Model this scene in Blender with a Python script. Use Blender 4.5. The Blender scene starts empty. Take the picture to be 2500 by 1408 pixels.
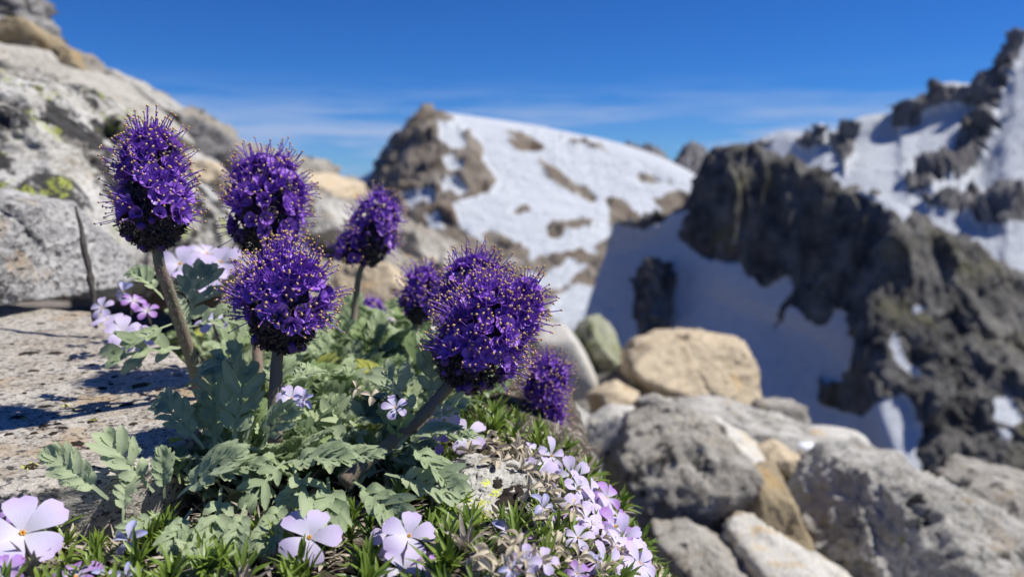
import bpy, math, random
import numpy as np
from mathutils import Vector, Matrix, Quaternion
from mathutils.bvhtree import BVHTree
random.seed(7); rng = np.random.default_rng(7)
sc = bpy.context.scene
COL = sc.collection

# ------------------------------------------------------------------ camera
CZ = 0.12; F = 1962.0; PIT = math.radians(7.7)
cd = bpy.data.cameras.new('camera'); cam = bpy.data.objects.new('camera', cd); COL.objects.link(cam)
cam.location = (0, 0, CZ); cam.rotation_euler = (math.pi/2 - PIT, 0, 0)
cd.sensor_width = 36; cd.lens = 36*F/2500; cd.clip_start = 0.01; cd.clip_end = 60000
cd.dof.use_dof = True; cd.dof.focus_distance = 0.288; cd.dof.aperture_fstop = 11.5
sc.camera = cam
# ------------------------------------------------------------------ sky + sun
SUN_EL = math.radians(54); SUN_AZ = math.radians(83)      # azimuth clockwise from +Y
sun_dir = Vector((math.sin(SUN_AZ)*math.cos(SUN_EL), math.cos(SUN_AZ)*math.cos(SUN_EL), math.sin(SUN_EL)))
W = bpy.data.worlds.new('World'); sc.world = W; W.use_nodes = True
wt = W.node_tree; wt.nodes.clear()
def wn(t): return wt.nodes.new(t)
sky = wn('ShaderNodeTexSky'); sky.sky_type = 'NISHITA'; sky.sun_disc = False
sky.sun_elevation = SUN_EL; sky.sun_rotation = SUN_AZ; sky.altitude = 2600; sky.air_density = 1.0; sky.dust_density = 0.25; sky.ozone_density = 3.0
hs = wn('ShaderNodeHueSaturation'); hs.inputs['Saturation'].default_value = 1.18; hs.inputs['Value'].default_value = 1.0
tint = wn('ShaderNodeMixRGB'); tint.blend_type = 'MULTIPLY'; tint.inputs[0].default_value = 1; tint.inputs[2].default_value = (.18, .53, .98, 1)   # deep high-altitude blue
wt.links.new(sky.outputs[0], hs.inputs['Color']); wt.links.new(hs.outputs[0], tint.inputs[1])
tc = wn('ShaderNodeTexCoord'); mp = wn('ShaderNodeMapping'); mp.inputs['Scale'].default_value = (2.2, 2.2, 26); mp.inputs['Location'].default_value = (0.9, 0.35, 0.2)
wt.links.new(tc.outputs['Generated'], mp.inputs[0])
nz = wn('ShaderNodeTexNoise'); nz.inputs['Scale'].default_value = 2.0; nz.inputs['Detail'].default_value = 7; nz.inputs['Roughness'].default_value = 0.55
wt.links.new(mp.outputs[0], nz.inputs['Vector'])
mr = wn('ShaderNodeMapRange'); mr.inputs[1].default_value = 0.42; mr.inputs[2].default_value = 0.61; mr.inputs[3].default_value = 0; mr.inputs[4].default_value = 1.0
wt.links.new(nz.outputs[0], mr.inputs[0])
sp = wn('ShaderNodeSeparateXYZ'); wt.links.new(tc.outputs['Generated'], sp.inputs[0])
m2 = wn('ShaderNodeMapRange'); m2.interpolation_type = 'SMOOTHSTEP'; m2.inputs[1].default_value = 0.13; m2.inputs[2].default_value = 0.04; m2.inputs[3].default_value = 0; m2.inputs[4].default_value = 1
wt.links.new(sp.outputs[2], m2.inputs[0])
mu = wn('ShaderNodeMath'); mu.operation = 'MULTIPLY'; wt.links.new(mr.outputs[0], mu.inputs[0]); wt.links.new(m2.outputs[0], mu.inputs[1])
hz = wn('ShaderNodeMapRange'); hz.interpolation_type = 'SMOOTHSTEP'; hz.inputs[1].default_value = .11; hz.inputs[2].default_value = -.02; hz.inputs[3].default_value = 0; hz.inputs[4].default_value = .32
wt.links.new(sp.outputs[2], hz.inputs[0])
mxa = wn('ShaderNodeMath'); mxa.operation = 'MAXIMUM'; wt.links.new(mu.outputs[0], mxa.inputs[0]); wt.links.new(hz.outputs[0], mxa.inputs[1])
mx = wn('ShaderNodeMixRGB'); mx.inputs[2].default_value = (3.4, 4.6, 7.2, 1)
wt.links.new(mxa.outputs[0], mx.inputs[0]); wt.links.new(tint.outputs[0], mx.inputs[1])
bg = wn('ShaderNodeBackground'); bg.inputs[1].default_value = 0.081
wo = wn('ShaderNodeOutputWorld'); wt.links.new(mx.outputs[0], bg.inputs[0]); wt.links.new(bg.outputs[0], wo.inputs[0])
sl = bpy.data.lights.new('sun', 'SUN'); sl.energy = 4.6; sl.angle = math.radians(0.53); sl.color = (1, 0.955, 0.88)
so = bpy.data.objects.new('sun', sl); COL.objects.link(so); so.rotation_euler = (-sun_dir).to_track_quat('-Z', 'Y').to_euler(); so.location = (2, 0, 3)
sc.view_settings.view_transform = 'Standard'; sc.view_settings.look = 'None'; sc.view_settings.exposure = 0.38; sc.view_settings.gamma = 1
sc.cycles.use_denoising = True
sc.cycles.max_bounces = 6; sc.cycles.transparent_max_bounces = 6; sc.cycles.sample_clamp_indirect = 4

# ------------------------------------------------------------------ helpers
cp, spn = math.cos(PIT), math.sin(PIT)
def P(px, py, D):
    a = (px-1250)/F*D; b = (704-py)/F*D
    return Vector((a, D*cp + b*spn, CZ - D*spn + b*cp))
def Pn(px, py, D):
    px, py, D = map(np.asarray, (px, py, D))
    a = (px-1250)/F*D; b = (704-py)/F*D
    return np.stack([a, D*cp + b*spn, CZ - D*spn + b*cp], -1)
def proj(x, y, z):
    z = z-CZ; D = y*cp - z*spn; u = y*spn + z*cp
    return 1250 + F*x/D, 704 - F*u/D, D
_tab = rng.random(65536).astype(np.float64)
def vnoise(p):
    i = np.floor(p).astype(np.int64); f = p-i; f = f*f*f*(f*(f*6-15)+10)
    def h(a, b, c): return _tab[((a*73856093) ^ (b*19349663) ^ (c*83492791)) & 65535]
    x, y, z = i[..., 0], i[..., 1], i[..., 2]; fx, fy, fz = f[..., 0], f[..., 1], f[..., 2]
    def L(a, b, t): return a+(b-a)*t
    return L(L(L(h(x,y,z), h(x+1,y,z), fx), L(h(x,y+1,z), h(x+1,y+1,z), fx), fy),
             L(L(h(x,y,z+1), h(x+1,y,z+1), fx), L(h(x,y+1,z+1), h(x+1,y+1,z+1), fx), fy), fz)*2-1
def fbm(p, oct=5, rough=0.5, ridged=False):
    p = np.asarray(p, float); s = np.zeros(p.shape[:-1]); a = 1.0; t = 0
    for k in range(oct):
        n = vnoise(p + 17.3*k)
        if ridged: n = 1-2*np.abs(n)
        s += a*n; t += a; a *= rough; p = p*2.03
    return s/t
def facet(p):
    """angular noise: every cell of a random partition is a tilted plane, like fractured rock"""
    p = np.asarray(p, float); sh = p.shape[:-1]; p = p.reshape(-1, 3); i = np.floor(p).astype(np.int64)
    best = np.full(len(p), 9e9); val = np.zeros(len(p))
    def h(c, k): return _tab[((c[:, 0]*73856093) ^ (c[:, 1]*19349663) ^ (c[:, 2]*83492791) ^ (k*2654435761)) & 65535]
    for a in (-1, 0, 1):
        for b in (-1, 0, 1):
            for c in (-1, 0, 1):
                q = i + np.array([a, b, c]); fp = q + np.stack([h(q, 1), h(q, 2), h(q, 3)], -1)*.9
                d = p-fp; dd = (d*d).sum(-1); m = dd < best
                v = (h(q, 4)-.5)*.8 + d[:, 0]*(h(q, 5)-.5)*1.3 + d[:, 1]*(h(q, 6)-.5)*1.3 + d[:, 2]*(h(q, 7)-.5)*1.3
                best = np.where(m, dd, best); val = np.where(m, v, val)
    return val.reshape(sh)
def sst(a, b, x):
    t = np.clip((x-a)/(b-a), 0, 1); return t*t*(3-2*t)
def mesh(name, V, Fc, mats=(), smooth=True, mi=None):
    me = bpy.data.meshes.new(name)
    me.from_pydata([tuple(v) for v in V], [], [tuple(f) for f in Fc])
    for m in mats: me.materials.append(m)
    if smooth: me.polygons.foreach_set('use_smooth', [True]*len(me.polygons))
    if mi is not None: me.polygons.foreach_set('material_index', mi)
    me.update(); return me
def ob(name, me, parent=None, loc=None, rot=None, scale=None):
    o = bpy.data.objects.new(name, me); COL.objects.link(o)
    if parent is not None: o.parent = parent
    if loc is not None: o.location = loc
    if rot is not None:
        o.rotation_mode = 'QUATERNION'; o.rotation_quaternion = rot
    if scale is not None: o.scale = scale if hasattr(scale, '__len__') else (scale,)*3
    return o
def tag(o, label, cat, group=None):
    o['label'] = label; o['category'] = cat
    if group: o['group'] = group
    return o
def empty(name, loc, label, cat, group=None):
    o = bpy.data.objects.new(name, None); COL.objects.link(o); o.location = loc; o.empty_display_size = .01
    return tag(o, label, cat, group)
def struct(o): o['kind'] = 'structure'; return o
def attr(me, name, vals):
    a = me.attributes.new(name, 'FLOAT', 'POINT'); a.data.foreach_set('value', np.asarray(vals, np.float32))
def inpoly(px, py, poly):
    c = np.zeros(px.shape, bool); n = len(poly)
    for i in range(n):
        x1, y1 = poly[i]; x2, y2 = poly[(i+1) % n]
        if y1 == y2: continue
        c ^= ((y1 > py) != (y2 > py)) & (px < (x2-x1)*(py-y1)/(y2-y1)+x1)
    return c
def frame(z, y):      # rotation whose local Z is z and local Y is close to y
    z = Vector(z).normalized(); y = Vector(y); y = (y - z*y.dot(z))
    if y.length < 1e-6: y = z.orthogonal()
    y.normalize(); x = y.cross(z)
    return Matrix((x, y, z)).transposed().to_quaternion()

# ------------------------------------------------------------------ materials
class NT:
    def __init__(s, name):
        s.m = bpy.data.materials.new(name); s.m.use_nodes = True; s.t = s.m.node_tree
        s.b = s.t.nodes['Principled BSDF']; s.o = s.t.nodes['Material Output']
    def n(s, t, **k):
        x = s.t.nodes.new(t)
        for a, v in k.items(): setattr(x, a, v)
        return x
    def l(s, a, b): s.t.links.new(a, b)
    def coord(s, sc=(1,1,1), loc=(0,0,0), out='Object'):
        if not hasattr(s, 'tc'): s.tc = s.n('ShaderNodeTexCoord')
        m = s.n('ShaderNodeMapping'); m.inputs['Scale'].default_value = sc; m.inputs['Location'].default_value = loc
        s.l(s.tc.outputs[out], m.inputs[0]); return m.outputs[0]
    def noise(s, scale, det=6, rough=.6, loc=(0,0,0), sc=(1,1,1), dist=0):
        x = s.n('ShaderNodeTexNoise'); x.inputs['Scale'].default_value = scale; x.inputs['Detail'].default_value = det
        x.inputs['Roughness'].default_value = rough; x.inputs['Distortion'].default_value = dist
        s.l(s.coord(sc, loc), x.inputs['Vector']); return x.outputs[0]
    def rng(s, v, a, b, c=0, d=1):
        x = s.n('ShaderNodeMapRange'); x.inputs[1].default_value = a; x.inputs[2].default_value = b; x.inputs[3].default_value = c; x.inputs[4].default_value = d
        s.l(v, x.inputs[0]); return x.outputs[0]
    def math(s, op, a, b):
        x = s.n('ShaderNodeMath', operation=op)
        for i, v in enumerate((a, b)):
            if isinstance(v, (int, float)): x.inputs[i].default_value = v
            else: s.l(v, x.inputs[i])
        return x.outputs[0]
    def mix(s, f, a, b, mode='MIX'):
        x = s.n('ShaderNodeMixRGB', blend_type=mode)
        for i, v in ((0, f), (1, a), (2, b)):
            if isinstance(v, (int, float)): x.inputs[i].default_value = v
            elif isinstance(v, tuple): x.inputs[i].default_value = (*v, 1) if len(v) == 3 else v
            else: s.l(v, x.inputs[i])
        return x.outputs[0]
    def bump(s, h, dist, strength=1):
        x = s.n('ShaderNodeBump'); x.inputs['Distance'].default_value = dist; x.inputs['Strength'].default_value = strength
        s.l(h, x.inputs['Height']); s.l(x.outputs[0], s.b.inputs['Normal'])
    def att(s, name):
        x = s.n('ShaderNodeAttribute'); x.attribute_name = name; return x.outputs['Fac']
    def rand(s): return s.n('ShaderNodeObjectInfo').outputs['Random']
    def fin(s, col, rough=.85, spec=.3):
        if isinstance(col, tuple): s.b.inputs['Base Color'].default_value = (*col, 1)
        else: s.l(col, s.b.inputs['Base Color'])
        s.b.inputs['Roughness'].default_value = rough; s.b.inputs['Specular IOR Level'].default_value = spec
        return s.m
    def translucent(s, col, f):
        t = s.n('ShaderNodeBsdfTranslucent')
        if isinstance(col, tuple): t.inputs[0].default_value = (*col, 1)
        else: s.l(col, t.inputs[0])
        x = s.n('ShaderNodeMixShader'); x.inputs[0].default_value = f
        s.l(s.b.outputs[0], x.inputs[1]); s.l(t.outputs[0], x.inputs[2]); s.l(x.outputs[0], s.o.inputs[0])

def granite(name, sc=1.0, base=(.46,.44,.41), base2=(.30,.28,.26), fleck=(.035,.033,.035), fleck_t=.60,
            stain=(.50,.33,.16), stain_t=.58, black_t=.66, lich_t=.72, seed=0, bump=.004, grain=1.0):
    N = NT(name); o = (seed*3.7, seed*1.9, seed*5.3)
    c = N.mix(N.rng(N.noise(2.6*sc, 8, .68, o), .44, .57), base, base2)
    c = N.mix(N.rng(N.noise(6*sc, 6, .7, (o[0], o[1], o[2]+13)), .53, .66, 0, .5), c, tuple(x*.35 for x in base2))
    v = N.n('ShaderNodeTexVoronoi'); v.inputs['Scale'].default_value = 70*sc*grain; N.l(N.coord((1,1,1.6), o), v.inputs['Vector'])
    bw = N.n('ShaderNodeRGBToBW'); N.l(v.outputs['Color'], bw.inputs[0])
    c = N.mix(N.rng(bw.outputs[0], .25, .8, 0, .55), c, tuple(min(.8, x*1.45) for x in base))
    st = N.rng(N.noise(3.1*sc, 6, .6, (o[0]+9, o[1], o[2])), stain_t, stain_t+.13, 0, .85)
    c = N.mix(st, c, stain)
    g = N.noise(34*sc*grain, 5, .72, (o[0], o[1]+4, o[2]), (1, 1, 1.8), .4)
    c = N.mix(N.rng(g, fleck_t, fleck_t+.06, 0, .9), c, fleck)
    bl = N.noise(4.3*sc, 9, .7, (o[0], o[1]+31, o[2]))
    c = N.mix(N.rng(bl, black_t, black_t+.035, 0, .93), c, (.022,.021,.022))
    li = N.noise(5.2*sc, 8, .68, (o[0]+21, o[1], o[2]+8))
    v2 = N.n('ShaderNodeTexVoronoi'); v2.inputs['Scale'].default_value = 95*sc; N.l(N.coord((1,1,1), o), v2.inputs['Vector'])
    lf = N.math('MULTIPLY', N.rng(li, lich_t, lich_t+.03), N.rng(v2.outputs['Distance'], .62, .45))
    c = N.mix(lf, c, (.36,.40,.07))
    h = N.math('ADD', N.noise(9*sc, 9, .68, o), N.math('MULTIPLY', g, .25))
    N.bump(h, bump, 1.0)
    return N.fin(c, .88, .25)

def mat_leaf(name, c1, c2, tip):
    N = NT(name)
    c = N.mix(N.rand(), c1, c2)
    c = N.mix(N.math('MULTIPLY', N.att('vein'), .34), c, tip)
    c = N.mix(N.rng(N.att('vein'), .16, 0, 0, .5), c, tip)
    c = N.mix(N.rng(N.noise(38, 5, .75), .42, .62, 0, .35), c, tuple(min(.8, x*1.5) for x in c1))
    N.bump(N.noise(55, 4, .75), .00022, .7)
    N.b.inputs['Sheen Weight'].default_value = .55; N.b.inputs['Sheen Roughness'].default_value = .35
    N.b.inputs['Sheen Tint'].default_value = (.85, .95, .86, 1)
    N.fin(c, .62, .3); N.translucent(c, .32); return N.m
M_leaf = mat_leaf('leaf_silver_green', (.285,.37,.185), (.40,.475,.27), (.62,.67,.49))
M_leaf2 = mat_leaf('leaf_fresh_green', (.18,.27,.09), (.25,.34,.13), (.44,.52,.30))
M_leafy = mat_leaf('leaf_yellowing', (.40,.42,.05), (.33,.38,.06), (.5,.5,.2))
def simple(name, c1, c2=None, rough=.6, spec=.3, trans=0, ns=300, bump=0):
    N = NT(name); c = c1
    if c2 is not None:
        c = N.mix(N.rng(N.noise(ns, 4, .65), .35, .65), c1, c2)
        c = N.mix(N.math('MULTIPLY', N.rand(), .5), c, c2)
    if bump: N.bump(N.noise(ns*2, 4, .7), bump)
    N.fin(c, rough, spec)
    if trans: N.translucent(c, trans)
    return N.m
M_petal = None
N = NT('violet_petal'); c = N.mix(N.rand(), (.23,.062,.56), (.40,.15,.72))
c = N.mix(N.math('MULTIPLY', N.att('vein'), .5), c, (.46,.28,.74)); N.fin(c, .42, .45); N.translucent(c, .22); M_petal = N.m
M_fil = simple('violet_filament', (.15,.045,.40), (.25,.10,.55), .45, .4)
M_anth = simple('cream_anther', (.68,.48,.27), (.58,.36,.15), .7, .2)
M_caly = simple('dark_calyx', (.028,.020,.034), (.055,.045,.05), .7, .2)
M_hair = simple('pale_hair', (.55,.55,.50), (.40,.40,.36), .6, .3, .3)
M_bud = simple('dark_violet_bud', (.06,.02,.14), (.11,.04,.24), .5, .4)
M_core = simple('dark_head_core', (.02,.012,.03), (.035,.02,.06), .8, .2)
M_stem = simple('hairy_stem', (.19,.21,.12), (.23,.16,.13), .75, .2, 0, 160)
def mat_phlox(name, edge, mid):
    N = NT(name)
    c = N.mix(N.rng(N.att('rad'), .05, .55), (.80,.78,.84), mid)
    c = N.mix(N.rng(N.att('rad'), .55, 1.05, 0, .9), c, edge)
    c = N.mix(N.math('MULTIPLY', N.rand(), .25), c, edge)
    N.bump(N.noise(26, 3, .6, sc=(1,.2,1)), .00018, .5)
    N.fin(c, .55, .25); N.translucent(c, .3); return N.m
M_phlox = mat_phlox('lilac_phlox_petal', (.64,.49,.80), (.73,.67,.87))
M_phlox2 = mat_phlox('violet_phlox_petal', (.40,.17,.56), (.56,.36,.72))
M_phlox3 = mat_phlox('faded_blue_phlox_petal', (.33,.40,.74), (.62,.56,.76))
M_with = simple('withered_petal', (.72,.66,.53), (.52,.44,.31), .8, .2, .25, 200)
M_eye = simple('orange_eye', (.80,.38,.05), (.85,.50,.08), .6, .3)
M_eyed = simple('dark_eye_ring', (.07,.02,.08), (.10,.03,.10), .6, .2)
M_tube = simple('violet_flower_tube', (.20,.08,.24), (.16,.16,.09), .6, .3)
M_need = None
N = NT('phlox_needle'); c = N.mix(N.rand(), (.085,.17,.022), (.18,.26,.04))
c = N.mix(N.math('MULTIPLY', N.att('vein'), .6), c, (.26,.34,.06)); N.fin(c, .4, .45); N.translucent(c, .2); M_need = N.m
M_dry = simple('dry_litter', (.50,.45,.38), (.30,.25,.19), .85, .2, .15, 250)
M_bark = simple('weathered_bark', (.13,.115,.10), (.05,.045,.04), .9, .2, 0, 120, .001)
N = NT('soil'); c = N.mix(N.rng(N.noise(30, 8, .7), .35, .65), (.075,.058,.042), (.17,.14,.105))
v = N.n('ShaderNodeTexVoronoi'); v.inputs['Scale'].default_value = 220; N.l(N.coord(), v.inputs['Vector'])
bw = N.n('ShaderNodeRGBToBW'); N.l(v.outputs['Color'], bw.inputs[0])
c = N.mix(N.rng(bw.outputs[0], .55, .75, 0, .8), c, (.30,.27,.23))
sy = N.n('ShaderNodeSeparateXYZ'); N.l(N.coord(), sy.inputs[0])
rk = N.mix(N.rng(N.noise(6, 8, .7, (3,1,2)), .4, .62), (.10,.095,.085), (.30,.285,.255)); c = N.mix(N.rng(sy.outputs[1], .5, .7), c, rk); N.bump(N.noise(60, 8, .75), .006); M_soil = N.fin(c, .95, .15)
M_blk = simple('black_lichen', (.020,.016,.014), (.045,.034,.028), .9, .15, 0, 700, .0006)
M_yel = simple('map_lichen', (.46,.50,.08), (.60,.62,.16), .85, .15, 0, 500, .0004)

# ------------------------------------------------------------------ mountains
def mat_mtn(name, r1, r2, scale, tint=(.2,.13,.09)):
    N = NT(name)
    n = N.noise(scale, 9, .68); c = N.mix(N.rng(n, .38, .62), r1, r2)
    c = N.mix(N.rng(N.noise(scale*.6, 6, .6, (5,3,1)), .55, .68, 0, .7), c, tint)
    s = N.math('ADD', N.att('snow'), N.math('MULTIPLY', N.math('SUBTRACT', N.noise(scale*2.4, 8, .7, (2,9,4)), .5), .95))
    c = N.mix(N.rng(s, .44, .56), c, N.mix(N.rng(N.noise(scale*5, 8, .7, (1,1,7)), .4, .7), (.67,.705,.75), (.57,.60,.64)))
    N.bump(N.noise(scale*1.5, 10, .7), .35/scale, .9)
    return N.fin(c, .8, .2)
def loft(name, cols, nu, nv, mat, amp, nscale, rock=(), snow=(), default=0.0, back=None, warp=14, ridge_amp=None, stretch=(1,1,1), seed=0):
    """cols: list of polylines of (px,py,D) from crest to foot; surface lofted through them."""
    nr = max(len(c) for c in cols); C = []
    for c in cols:
        q = Pn(*zip(*c)); t = np.linspace(0, 1, len(c)); tt = np.linspace(0, 1, nr)
        C.append(np.stack([np.interp(tt, t, q[:, k]) for k in range(3)], -1))
    C = np.array(C)                                     # (ncol, nr, 3)
    if back:                                            # a reverse slope behind the crest
        bk = C[:, 0].copy(); bk[:, 1] += back[0]; bk[:, 2] -= back[1]
        C = np.concatenate([bk[:, None], C], 1)
    def cr(A, n):                                       # Catmull-Rom along axis 0
        m = len(A); u = np.linspace(0, m-1-1e-9, n); i = u.astype(int); f = (u-i).reshape((-1,)+(1,)*(A.ndim-1))
        g = lambda k: A[np.clip(k, 0, m-1)]
        p0, p1, p2, p3 = g(i-1), g(i), g(i+1), g(i+2)
        return .5*((2*p1)+(p2-p0)*f+(2*p0-5*p1+4*p2-p3)*f*f+(3*p1-p0-3*p2+p3)*f**3)
    G = cr(C, nu); G = cr(G.transpose(1, 0, 2), nv)     # (nv,nu,3)
    px, py, D = proj(G[..., 0], G[..., 1], G[..., 2])
    w = 1.0/nscale
    wx = fbm(np.stack([px*.02, py*.02, 0*px+seed], -1), 5, .65)*warp*1.5; wy = fbm(np.stack([px*.02, py*.02, 0*px+7+seed], -1), 5, .65)*warp*1.5
    s = np.full(px.shape, float(default))
    for poly in rock: s[inpoly(px+wx, py+wy, poly)] = 0
    for poly in snow: s[inpoly(px+wx, py+wy, poly)] = 1
    for _ in range(1):
        t = s.copy(); t[1:-1, 1:-1] = (s[1:-1,1:-1]*2+s[:-2,1:-1]+s[2:,1:-1]+s[1:-1,:-2]+s[1:-1,2:])/6; s = t
    du = np.gradient(G, axis=1); dv = np.gradient(G, axis=0); nrm = np.cross(du, dv); nrm /= np.linalg.norm(nrm, axis=-1, keepdims=True)+1e-9
    if np.mean((nrm*(G-np.array([0,0,CZ]))).sum(-1)) > 0: nrm = -nrm
    q = G*np.array(stretch)*w + seed*11.7
    qf = q + .15*fbm(q*3+2, 3)[..., None]
    d = fbm(q, 6, .55, True)*.35 + fbm(q*2.3+5, 5, .6)*.3 + facet(qf*.9)*.8 + facet(qf*2.3+3)*.45 + facet(qf*5.5+6)*.2
    G = G + nrm*(d*amp*(1-.93*s))[..., None]
    V = G.reshape(-1, 3); idx = np.arange(nv*nu).reshape(nv, nu)
    Q = np.stack([idx[:-1,:-1], idx[1:,:-1], idx[1:,1:], idx[:-1,1:]], -1).reshape(-1, 4)
    me = mesh(name, V, Q.tolist(), [mat]); attr(me, 'snow', s.reshape(-1))
    return struct(ob(name, me))

M_m1 = mat_mtn('dark_peak_rock', (.045,.044,.044), (.22,.21,.19), .11, (.17,.16,.08))
M_m2 = mat_mtn('snow_dome_rock', (.17,.135,.10), (.33,.29,.24), .035, (.18,.11,.07))
M_m3 = mat_mtn('far_range_rock', (.12,.12,.13), (.24,.23,.23), .012, (.15,.13,.12))
# dark cliff peak with a shaded snow basin under it
cols = [
 [(1500,560,318),(1470,640,316),(1430,760,315),(1400,900,305),(1380,1050,295)],
 [(1640,520,312),(1590,610,310),(1540,740,307),(1520,900,295),(1500,1080,283)],
 [(1715,440,300),(1668,600,295),(1640,720,293),(1620,900,283),(1600,1100,271)],
 [(1775,376,292),(1760,640,280),(1745,760,280),(1740,930,271),(1730,1120,259)],
 [(1880,376,286),(1870,695,272),(1865,800,272),(1860,960,263),(1860,1130,253)],
 [(1990,425,278),(1990,740,262),(1985,840,263),(1985,1010,255),(1985,1150,247)],
 [(2090,460,268),(2070,770,250),(2065,890,250),(2085,1040,244),(2090,1170,239)],
 [(2195,505,256),(2130,770,236),(2110,900,230),(2150,1050,220),(2200,1200,212)],
 [(2290,585,258),(2250,780,236),(2230,930,226),(2240,1080,216),(2260,1230,206)],
 [(2400,640,262),(2370,800,238),(2350,970,222),(2340,1120,210),(2340,1270,198)],
 [(2520,715,262),(2500,880,236),(2480,1040,216),(2470,1180,204),(2470,1330,190)],
 [(2700,830,255),(2680,980,232),(2670,1120,212),(2650,1270,198),(2650,1420,184)]]
snow = [[(1400,540),(1560,560),(1700,500),(1650,592),(1735,632),(1790,640),(1830,682),(1868,706),(1895,690),(1930,660),(1948,700),(1905,755),(1872,832),(1892,800),(1932,752),(1960,782),(2012,790),(2040,765),(2060,760),(2090,800),(2085,870),(2055,915),(2022,940),(2010,905),(2008,985),(2060,1002),(2110,1020),(2150,985),(2190,962),(2212,985),(2245,1050),(2240,1165),(2180,1230),(1400,1230)],
        [(2165,808),(2200,822),(2215,860),(2240,890),(2255,922),(2222,922),(2195,880)], [(2425,970),(2470,963),(2492,1020),(2470,1047),(2430,1030)], [(2430,1045),(2465,1055),(2470,1075),(2440,1070)],
        [(2100,466),(2150,478),(2200,500),(2222,520),(2205,545),(2175,520),(2140,495)], [(2240,740),(2265,738),(2262,756),(2242,758)]]
rock = []
loft('dark_cliff_mountain', cols, 300, 220, M_m1, 6.0, 20, rock=[], snow=snow, back=(60, 60), warp=16, stretch=(1,1,.3), seed=1)
# rocky rib that stands out of the basin snow
loft('rock_rib', [[(1555,690,292),(1560,760,289),(1566,840,286)], [(1592,632,290),(1590,720,283),(1595,830,278)], [(1622,640,292),(1630,720,288),(1622,800,284)], [(1650,700,300),(1655,760,300),(1650,830,298)]], 60, 70, M_m1, 4.5, 11, back=(6, 12), seed=4)
# broad snow dome
cols = [
 [(780,520,960),(760,600,760),(740,760,600),(720,950,480)],
 [(890,455,930),(860,570,740),(840,740,590),(820,950,480)],
 [(945,405,900),(930,540,720),(920,720,580),(910,950,470)],
 [(1000,312,880),(985,480,710),(975,690,570),(970,950,460)],
 [(1040,279,870),(1040,460,700),(1030,680,560),(1030,950,450)],
 [(1095,290,880),(1110,460,690),(1110,680,550),(1110,950,440)],
 [(1250,312,900),(1260,470,690),(1260,680,545),(1250,950,430)],
 [(1400,343,890),(1410,490,690),(1410,690,540),(1400,950,425)],
 [(1520,372,870),(1530,510,690),(1530,700,540),(1520,950,420)],
 [(1630,415,850),(1640,530,690),(1650,710,540),(1650,950,420)],
 [(1725,475,820),(1740,560,690),(1770,720,540),(1770,950,420)],
 [(1850,540,790),(1880,610,680),(1900,750,540),(1900,950,420)]]
rock = [[(700,540),(880,460),(990,305),(1040,260),(1085,283),(1130,322),(1185,358),(1180,400),(1215,440),(1190,470),(1140,490),(1115,510),(1120,545),(1160,572),(1205,615),(1235,655),(1300,628),(1420,612),(1482,640),(1462,680),(1382,702),(1335,762),(1385,800),(1450,855),(1300,960),(700,960)],
 [(1470,472),(1522,482),(1572,522),(1622,562),(1600,602),(1560,632),(1520,602),(1498,540)], [(1590,492),(1650,470),(1705,480),(1690,520),(1640,542)], [(1330,545),(1430,532),(1462,547),(1400,572),(1340,572)],
 [(1180,560),(1260,590),(1290,625),(1230,640),(1180,610)], [(1360,330),(1420,345),(1500,372),(1440,366)], [(1440,600),(1500,590),(1530,640),(1470,660)], [(1550,420),(1600,425),(1640,450),(1580,445)], [(1235,308),(1300,330),(1345,372),(1300,362)], [(1300,385),(1340,398),(1455,474),(1440,486),(1330,425)], [(1520,600),(1580,600),(1600,660),(1560,680)], [(1250,340),(1280,340),(1290,360),(1262,360)], [(1250,500),(1290,495),(1300,515),(1262,520)]]
snow = [[(1065,305),(1100,297),(1140,340),(1142,367),(1100,367),(1070,332)], [(1078,385),(1110,383),(1137,410),(1126,427),(1093,412)], [(1073,435),(1110,428),(1142,465),(1132,487),(1093,477)], [(988,482),(1040,460),(1074,470),(1060,502),(1008,520)], [(1043,535),(1082,528),(1087,552),(1060,559)], [(815,490),(905,455),(890,512),(825,525)],
 [(1285,672),(1400,642),(1442,652),(1382,694),(1320,694)], [(1390,720),(1480,690),(1560,720),(1560,960),(1500,960),(1440,860),(1400,790)]]
loft('snow_dome_mountain', cols, 300, 200, M_m2, 13, 70, rock=rock, snow=snow, default=1.0, back=(300, 200), warp=16, seed=2)
# right massif
cols = [
 [(1640,470,2500),(1620,560,2100),(1600,760,1500)], [(1745,425,2450),(1745,520,2050),(1750,760,1450)], [(1830,362,2400),(1830,480,2000),(1850,740,1400)], [(1905,338,2380),(1910,470,1950),(1920,740,1350)],
 [(1965,345,2380),(1970,470,1900),(1980,740,1300)], [(1990,322,2350),(2000,470,1880),(2010,740,1280)], [(2015,350,2380),(2020,470,1860),(2030,740,1260)], [(2065,318,2300),(2070,460,1830),(2080,740,1240)],
 [(2110,303,2300),(2120,450,1800),(2130,740,1220)], [(2180,302,2280),(2180,440,1780),(2190,740,1200)], [(2200,272,2230),(2210,430,1760),(2220,740,1180)], [(2240,260,2230),(2245,430,1740),(2250,740,1160)],
 [(2290,226,2200),(2290,420,1700),(2290,740,1140)], [(2340,236,2200),(2340,420,1680),(2340,740,1120)], [(2395,243,2200),(2390,420,1660),(2380,740,1100)], [(2415,182,2080),(2430,400,1620),(2440,740,1080)],
 [(2455,150,2060),(2460,380,1600),(2470,740,1060)], [(2485,122,2050),(2500,370,1580),(2510,740,1050)], [(2560,70,2050),(2580,340,1560),(2600,740,1030)], [(2760,10,2100),(2760,320,1560),(2800,740,1000)]]
ry = np.array([c_[0][1] for c_ in cols], float); rd = np.array([c_[0][2] for c_ in cols], float); kk = np.ones(7)/7
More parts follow.
